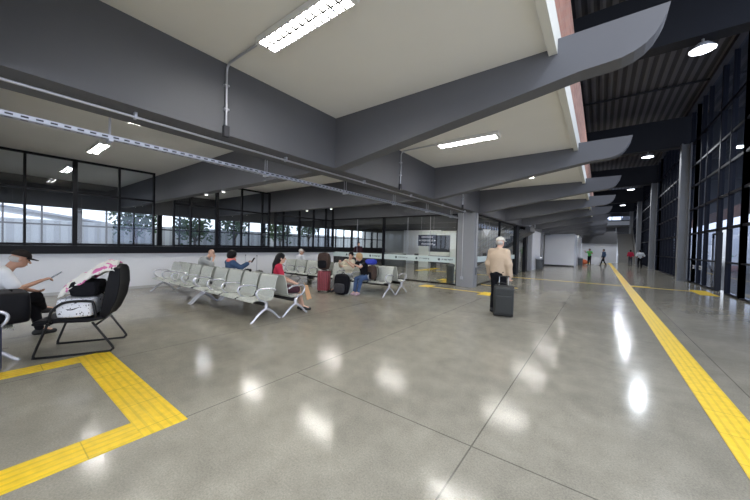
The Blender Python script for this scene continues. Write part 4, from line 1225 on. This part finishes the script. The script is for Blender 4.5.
    # --- hair
    if look.get('hair'):
        f = Field(H-0.46 if look.get('long') else H-0.2, H+0.2, h)
        hs = look.get('hs', 1.0)
        f.ell(hp(0, -0.018*hs, 0.036), (0.088*hs, 0.104*hs, 0.100*hs), HR, 0.01)
        if look.get('long') != 'bald':
            f.ell(hp(0, -0.045*hs, -0.015), (0.080*hs, 0.075*hs, 0.085*hs), HR, 0.02)
        if look.get('long') is True:
            f.cone(hp(0, -0.07, -0.02), H-fwd*0.12+V3(0, 0, -0.15), 0.092, 0.092, 0.03, 0.8, fwd)
            f.cone(H-fwd*0.12+V3(0, 0, -0.15), H-fwd*0.17+V3(0, 0, -0.38), 0.092, 0.055, 0.03, 0.7, fwd)
        if look.get('bun'): f.ell(hp(0, -0.11, 0.06), (0.05, 0.05, 0.05), HR, 0.01)
        # uncover the face
        f.ell(hp(0, 0.105, -0.035), (0.070, 0.085, 0.095), HR, sub=True)
        f.mesh('hair', M[look['hair']], P)
    elif look.get('bald_fringe'):
        f = Field(H-0.16, H+0.16, h)
        f.ell(hp(0, -0.028, -0.005), (0.083, 0.086, 0.062), HR, 0.01)
        f.ell(hp(0, 0.085, 0.0), (0.1, 0.09, 0.12), HR, sub=True)
        f.mesh('hair', M[look['bald_fringe']], P)
    # --- cap
    if look.get('cap'):
        f = Field(H-0.22, H+0.24, h)
        f.ell(hp(0, -0.010, 0.048), (0.092, 0.110, 0.094), HR, 0.01)
        f.clip(hp(0, 0, 0.045), -hu)
        f.mesh('cap', M[look['cap']], P)
        brim = MB(); n = 12; top = []; 
        for q in (0.0, 1.0):
            for k in range(n+1):
                a = PI*(k/n); r = 0.088
                x = math.cos(a)*r; yy = 0.045+math.sin(a)*(0.03+0.105*q)
                brim.v.append(tuple(hp(x*(1-0.12*q), yy, 0.048-0.012*q-abs(math.cos(a))*0.012*q)))
        for k in range(n): brim.f.append((k, k+1, n+2+k, n+1+k))
        o = brim.build('cap_brim', M[look.get('brim', look['cap'])], P, smooth=True)
        md = o.modifiers.new('solid', 'SOLIDIFY'); md.thickness = 0.007
    return P, J, hp

FAR = 0.0145
# man walking away with a suitcase
P, J, hp = person('person', 'man in a beige sweater and cream cap walking away, pulling a grey suitcase', (-2.01, 7.84, 0), math.radians(-4), STAND,
    dict(haR=V3(0.27, -0.02, 0.86), elR=V3(0.245, -0.05, 1.13), haL=V3(-0.25, 0.12, 0.87), elL=V3(-0.24, 0.0, 1.13), shL=V3(-0.165, 0, 1.405), shR=V3(0.165, 0, 1.405), chest=V3(0, -0.01, 1.28),
         head=V3(0.01, 0.05, 1.63), neck=V3(0, 0.02, 1.49), knL=V3(-0.09, 0.02, 0.50), anL=V3(-0.10, -0.06, 0.09), knR=V3(0.10, 0.12, 0.51), anR=V3(0.10, 0.16, 0.09),
         hyaw=-0.35, hpit=-0.05, hdR=V3(0, -0.1, -1), hsR=V3(0, 1, 0), curlR=1.4),
    dict(top='beige_cloth', sleeve=0.97, bottom='black_fabric', shoe='rubber', hair=None, bald_fringe='hair_grey', cap='cap_cream', skin='skin_light', top_name='sweater', chestw=0.20, hipw=0.185, loose=0.016, hem=-0.02, armk=0.06), scale=1.065)
# suitcase pulled behind him, tilted
t = thing('pulled_suitcase', 'grey woven suitcase with raised handle pulled by the walking man', 'suitcase', (-1.79, 7.50, 0), math.radians(14))
t.rotation_euler = (math.radians(10), 0, math.radians(14))
bx('shell', M['grey_case'], -0.215, 0.215, -0.14, 0.14, 0.06, 0.73, t, bevel=0.05)
bx('front_pocket', M['grey_case'], -0.17, 0.17, -0.17, -0.13, 0.12, 0.54, t, bevel=0.02)
bx('zip_band', M['rubber'], -0.22, 0.22, -0.01, 0.01, 0.07, 0.735, t, bevel=0.004)
bx('base', M['rubber'], -0.215, 0.215, -0.145, 0.145, 0.045, 0.12, t, bevel=0.02)
for s in (-1, 1): MB().tube([(s*0.17-0.015, 0.10, 0.035), (s*0.17+0.015, 0.10, 0.035)], 0.035, 14).build('wheel', M['rubber'], t)
hdl = MB().tube([(-0.10, 0.10, 0.6), (-0.10, 0.10, 0.93)], 0.008, 8).tube([(0.10, 0.10, 0.6), (0.10, 0.10, 0.93)], 0.008, 8).build('trolley_handle', M['galv'], t, smooth=True)
MB().tube([(-0.12, 0.10, 0.935), (0.12, 0.10, 0.935)], 0.015, 8).build('handle_grip', M['rubber'], hdl, smooth=True)
MB().tube(smooth_path([(-0.14, 0.02, 0.73), (-0.09, 0.02, 0.79), (0.03, 0.02, 0.79), (0.08, 0.02, 0.73)], 5), 0.012, 8).build('carry_handle', M['rubber'], t, smooth=True)

# man in the black cap at the left
P, J, hp = person('person', 'man in a black cap and white shirt seated at the left edge with a phone', (-7.10, 0.10, 0), math.radians(2), SIT,
    dict(chest=V3(0, 0.10, 0.89), neck=V3(0.0, 0.18, 1.04), head=V3(0.0, 0.31, 1.17), shL=V3(-0.18, 0.12, 0.98), shR=V3(0.18, 0.14, 0.98),
         elR=V3(0.24, 0.26, 0.76), haR=V3(0.14, 0.50, 0.86), elL=V3(-0.22, 0.26, 0.74), haL=V3(-0.02, 0.44, 0.70),
         knL=V3(-0.12, 0.44, 0.49), anL=V3(-0.12, 0.52, 0.09), knR=V3(0.06, 0.46, 0.62), anR=V3(-0.20, 0.56, 0.40) , hyaw=0.0, hpit=-0.35,
         hdR=V3(-0.2, 0.9, 0.3), curlR=0.9),
    dict(top='white_cloth', sleeve=0.36, bottom='black_fabric', shoe='rubber', bald_fringe='hair_grey', cap='cap_black', brim='cap_black', skin='skin', loose=0.02, chestw=0.18, hipw=0.16), scale=1.06)
o = MB().obox((0, 0, 0), (0.036, 0, 0), (0, 0.06, 0.045), (0, 0.003, -0.004)).build('mobile_phone', M['phone'], None, bevel=0.003)
o.location = (-6.98, 0.80, 0.99); tag(o, 'dark phone held up by the man in the black cap', 'phone')

# woman in red
P, J, hp = person('person', 'woman with long black hair in a red top seated behind the front benches', (-5.99, 4.29, 0), math.radians(-38), SIT,
    dict(elL=V3(-0.19, 0.10, 0.76), haL=V3(-0.06, 0.33, 0.66), elR=V3(0.20, 0.12, 0.75), haR=V3(0.06, 0.36, 0.64),
         chest=V3(0, -0.03, 0.92), neck=V3(0, -0.01, 1.09), head=V3(0, 0.035, 1.225), shL=V3(-0.165, -0.02, 1.03), shR=V3(0.165, -0.02, 1.03),
         anL=V3(-0.06, 0.50, 0.09), anR=V3(0.06, 0.56, 0.09), hpit=-0.05, hyaw=0.1),
    dict(top='red_cloth', sleeve=0.30, bottom='maroon_cloth', skirt=True, shoe='rubber', hair='hair_black', long=True, skin='skin_light', slim=0.95), h=0.0075)
t = thing('paper_bag', 'tan paper bag resting over the knees of the woman in red', 'bag', (-5.52, 4.66, 0.30), math.radians(-38))
mb = MB(); mb.prism([(-0.02, 0.30), (0.06, 0.33), (0.16, 0.02), (0.05, -0.02)], -0.02, 0.13, 0); mb.build('bag_body', M['tan_bag'], t, bevel=0.008)
MB().tube(smooth_path([(0.02, 0.0, 0.31), (0.03, -0.02, 0.37), (0.08, -0.02, 0.37), (0.09, 0.02, 0.32)], 5), 0.004, 6).build('handle', M['tan_bag'], t, smooth=True)

# bald person and woman with the coral scarf
person('person', 'bald person in a grey shirt seated with back to the camera, hand at the face', (-10.2, 4.34, 0), math.radians(-45), SIT,
    dict(elR=V3(0.22, 0.42, 0.84), haR=V3(0.09, 0.43, 1.04), hyaw=-0.2, hpit=-0.25, chest=V3(0, 0.10, 0.90), neck=V3(0.0, 0.22, 1.07), head=V3(0.0, 0.33, 1.20),
         hdR=V3(-0.3, 0.1, 0.9), curlR=1.0, shL=V3(-0.19, 0.15, 1.02), shR=V3(0.19, 0.15, 1.02)),
    dict(top='grey_cloth', sleeve=0.6, bottom='dark_fabric', skin='skin_light', chestw=0.19, hipw=0.18, loose=0.02), h=0.0095)
P, J, hp = person('person', 'woman with dark hair and coral scarf over a blue jacket, holding up a phone', (-8.28, 4.36, 0), math.radians(-5), SIT,
    dict(elR=V3(0.27, 0.12, 0.86), haR=V3(0.24, 0.34, 0.98), hyaw=0.05, hpit=-0.2, hdR=V3(0, 0.6, 0.7), curlR=0.8),
    dict(top='navy_cloth', sleeve=0.95, bottom='dark_fabric', hair='hair_black', hs=1.22, skin='skin', loose=0.018, top_name='jacket', chestw=0.165), h=0.0095)
MB().lathe([(0.10, -0.02), (0.125, 0.0), (0.125, 0.05), (0.10, 0.085), (0.07, 0.08)], (0, -0.02, 1.035), 20).build('scarf', M['coral'], P, smooth=True)
o = MB().obox((0, 0, 0), (0.036, 0.0, 0), (0, 0.045, 0.065), (0, 0.004, -0.003)).build('mobile_phone', M['phone'], None, bevel=0.003)
o.location = (-8.00, 4.83, 1.07); tag(o, 'dark phone held up by the woman with the coral scarf', 'phone')
# cream cap person, far row
person('person', 'person in a cream cap and white shirt seated in the far row', (-10.55, 8.66, 0), math.radians(-10), SIT,
    dict(hyaw=-0.7), dict(top='white_cloth', sleeve=0.35, bottom='dark_fabric', cap='cap_cream', bald_fringe='hair_grey', skin='skin'), h=0.0095)
# the couple, facing the camera side
P, J, hp = person('person', 'blonde woman in a black shirt and jeans seated, reaching her arms to the left', (-6.17, 7.78, 0), math.radians(188), SIT,
    dict(hyaw=-0.9, hpit=-0.05, chest=V3(0.12, -0.01, 0.89), elL=V3(0.08, 0.24, 0.86), haL=V3(0.34, 0.34, 0.97), elR=V3(0.42, 0.14, 0.84), haR=V3(0.55, 0.28, 1.0),
         knL=V3(-0.08, 0.44, 0.50), knR=V3(0.10, 0.43, 0.50), anL=V3(-0.02, 0.50, 0.09), anR=V3(0.12, 0.50, 0.09), head=V3(0.27, 0.05, 1.18), neck=V3(0.20, 0.02, 1.05), shL=V3(0.01, -0.02, 1.0), shR=V3(0.33, 0.0, 0.96),
         hdL=V3(0.7, 0.1, 0.5), hdR=V3(0.6, 0.2, 0.5)),
    dict(top='black_fabric', sleeve=0.30, bottom='jeans', shoe='pink_shoe', hair='hair_blonde', hs=1.12, skin='skin_light'), h=0.0085)
MB().obox((0.12, 0.125, 0.93), (0.06, 0, 0), (0, 0.004, 0), (0, 0.002, 0.03)).build('shirt_print', M['white_cloth'], P)
person('person', 'dark haired person in cream top and grey trousers beside the blonde woman', (-6.95, 7.80, 0), math.radians(175), SIT,
    dict(hyaw=0.5, hpit=-0.1, chest=V3(0.0, 0.0, 0.90), neck=V3(-0.07, 0.02, 1.06), head=V3(-0.13, 0.03, 1.21), shL=V3(-0.19, 0.0, 1.0), shR=V3(0.14, 0.0, 1.0),
         elR=V3(0.22, 0.18, 0.85), haR=V3(0.05, 0.38, 0.98), elL=V3(-0.30, 0.16, 0.78), haL=V3(-0.12, 0.36, 0.84),
         knL=V3(0.0, 0.47, 0.52), knR=V3(0.16, 0.46, 0.52), anL=V3(0.05, 0.62, 0.09), anR=V3(0.22, 0.60, 0.09), hdR=V3(-0.5, 0.3, 0.6)),
    dict(top='cream_cloth', sleeve=0.9, bottom='grey_cloth', shoe='dark_fabric', hair='hair_black', skin='skin_light', loose=0.02, top_name='jacket'), h=0.0095)
# standing figures farther off
person('person', 'person with dark hair standing in the room behind the glass partition', (-11.9, 14.2, 0), math.radians(-130), STAND,
    dict(hyaw=0.2), dict(top='maroon_cloth', sleeve=0.95, bottom='dark_fabric', hair='hair_black', skin='skin'), h=FAR)
person('person', 'worker in a bright green vest at the far end of the hall, arm raised', (-0.86, 39.0, 0), math.radians(150), STAND,
    dict(elR=V3(0.36, 0.10, 1.36), haR=V3(0.30, 0.30, 1.50), elL=V3(-0.34, 0.06, 1.25), haL=V3(-0.20, 0.30, 1.35)),
    dict(top='green_vest', sleeve=0.2, bottom='black_fabric', hair='hair_black', skin='skin', loose=0.02, chestw=0.19), h=FAR)
person('person', 'worker in dark clothes striding in front of the far white wall', (0.34, 39.5, 0), math.radians(120), STAND,
    dict(knL=V3(-0.10, 0.22, 0.52), anL=V3(-0.10, 0.34, 0.09), knR=V3(0.10, -0.08, 0.50), anR=V3(0.10, -0.30, 0.10)),
    dict(top='navy_cloth', sleeve=0.95, bottom='black_fabric', hair='hair_black', skin='skin'), h=FAR)
person('person', 'person in a white shirt and black trousers walking by the glass front, elbows out', (3.0, 37.0, 0), math.radians(8), STAND,
    dict(elR=V3(0.30, -0.04, 1.17), haR=V3(0.20, 0.16, 1.05), elL=V3(-0.30, -0.04, 1.17), haL=V3(-0.22, 0.16, 1.05), knL=V3(-0.10, 0.12, 0.5), anL=V3(-0.1, 0.06, 0.09)),
    dict(top='white_cloth', sleeve=0.45, bottom='black_fabric', hair='hair_black', skin='skin', loose=0.02, chestw=0.18), h=FAR)
person('person', 'person in a red top standing beyond the farther steel column', (2.72, 43.5, 0), math.radians(20), STAND, {},
    dict(top='red_cloth', sleeve=0.6, bottom='dark_fabric', hair='hair_black', skin='skin', loose=0.03, chestw=0.19), h=FAR)
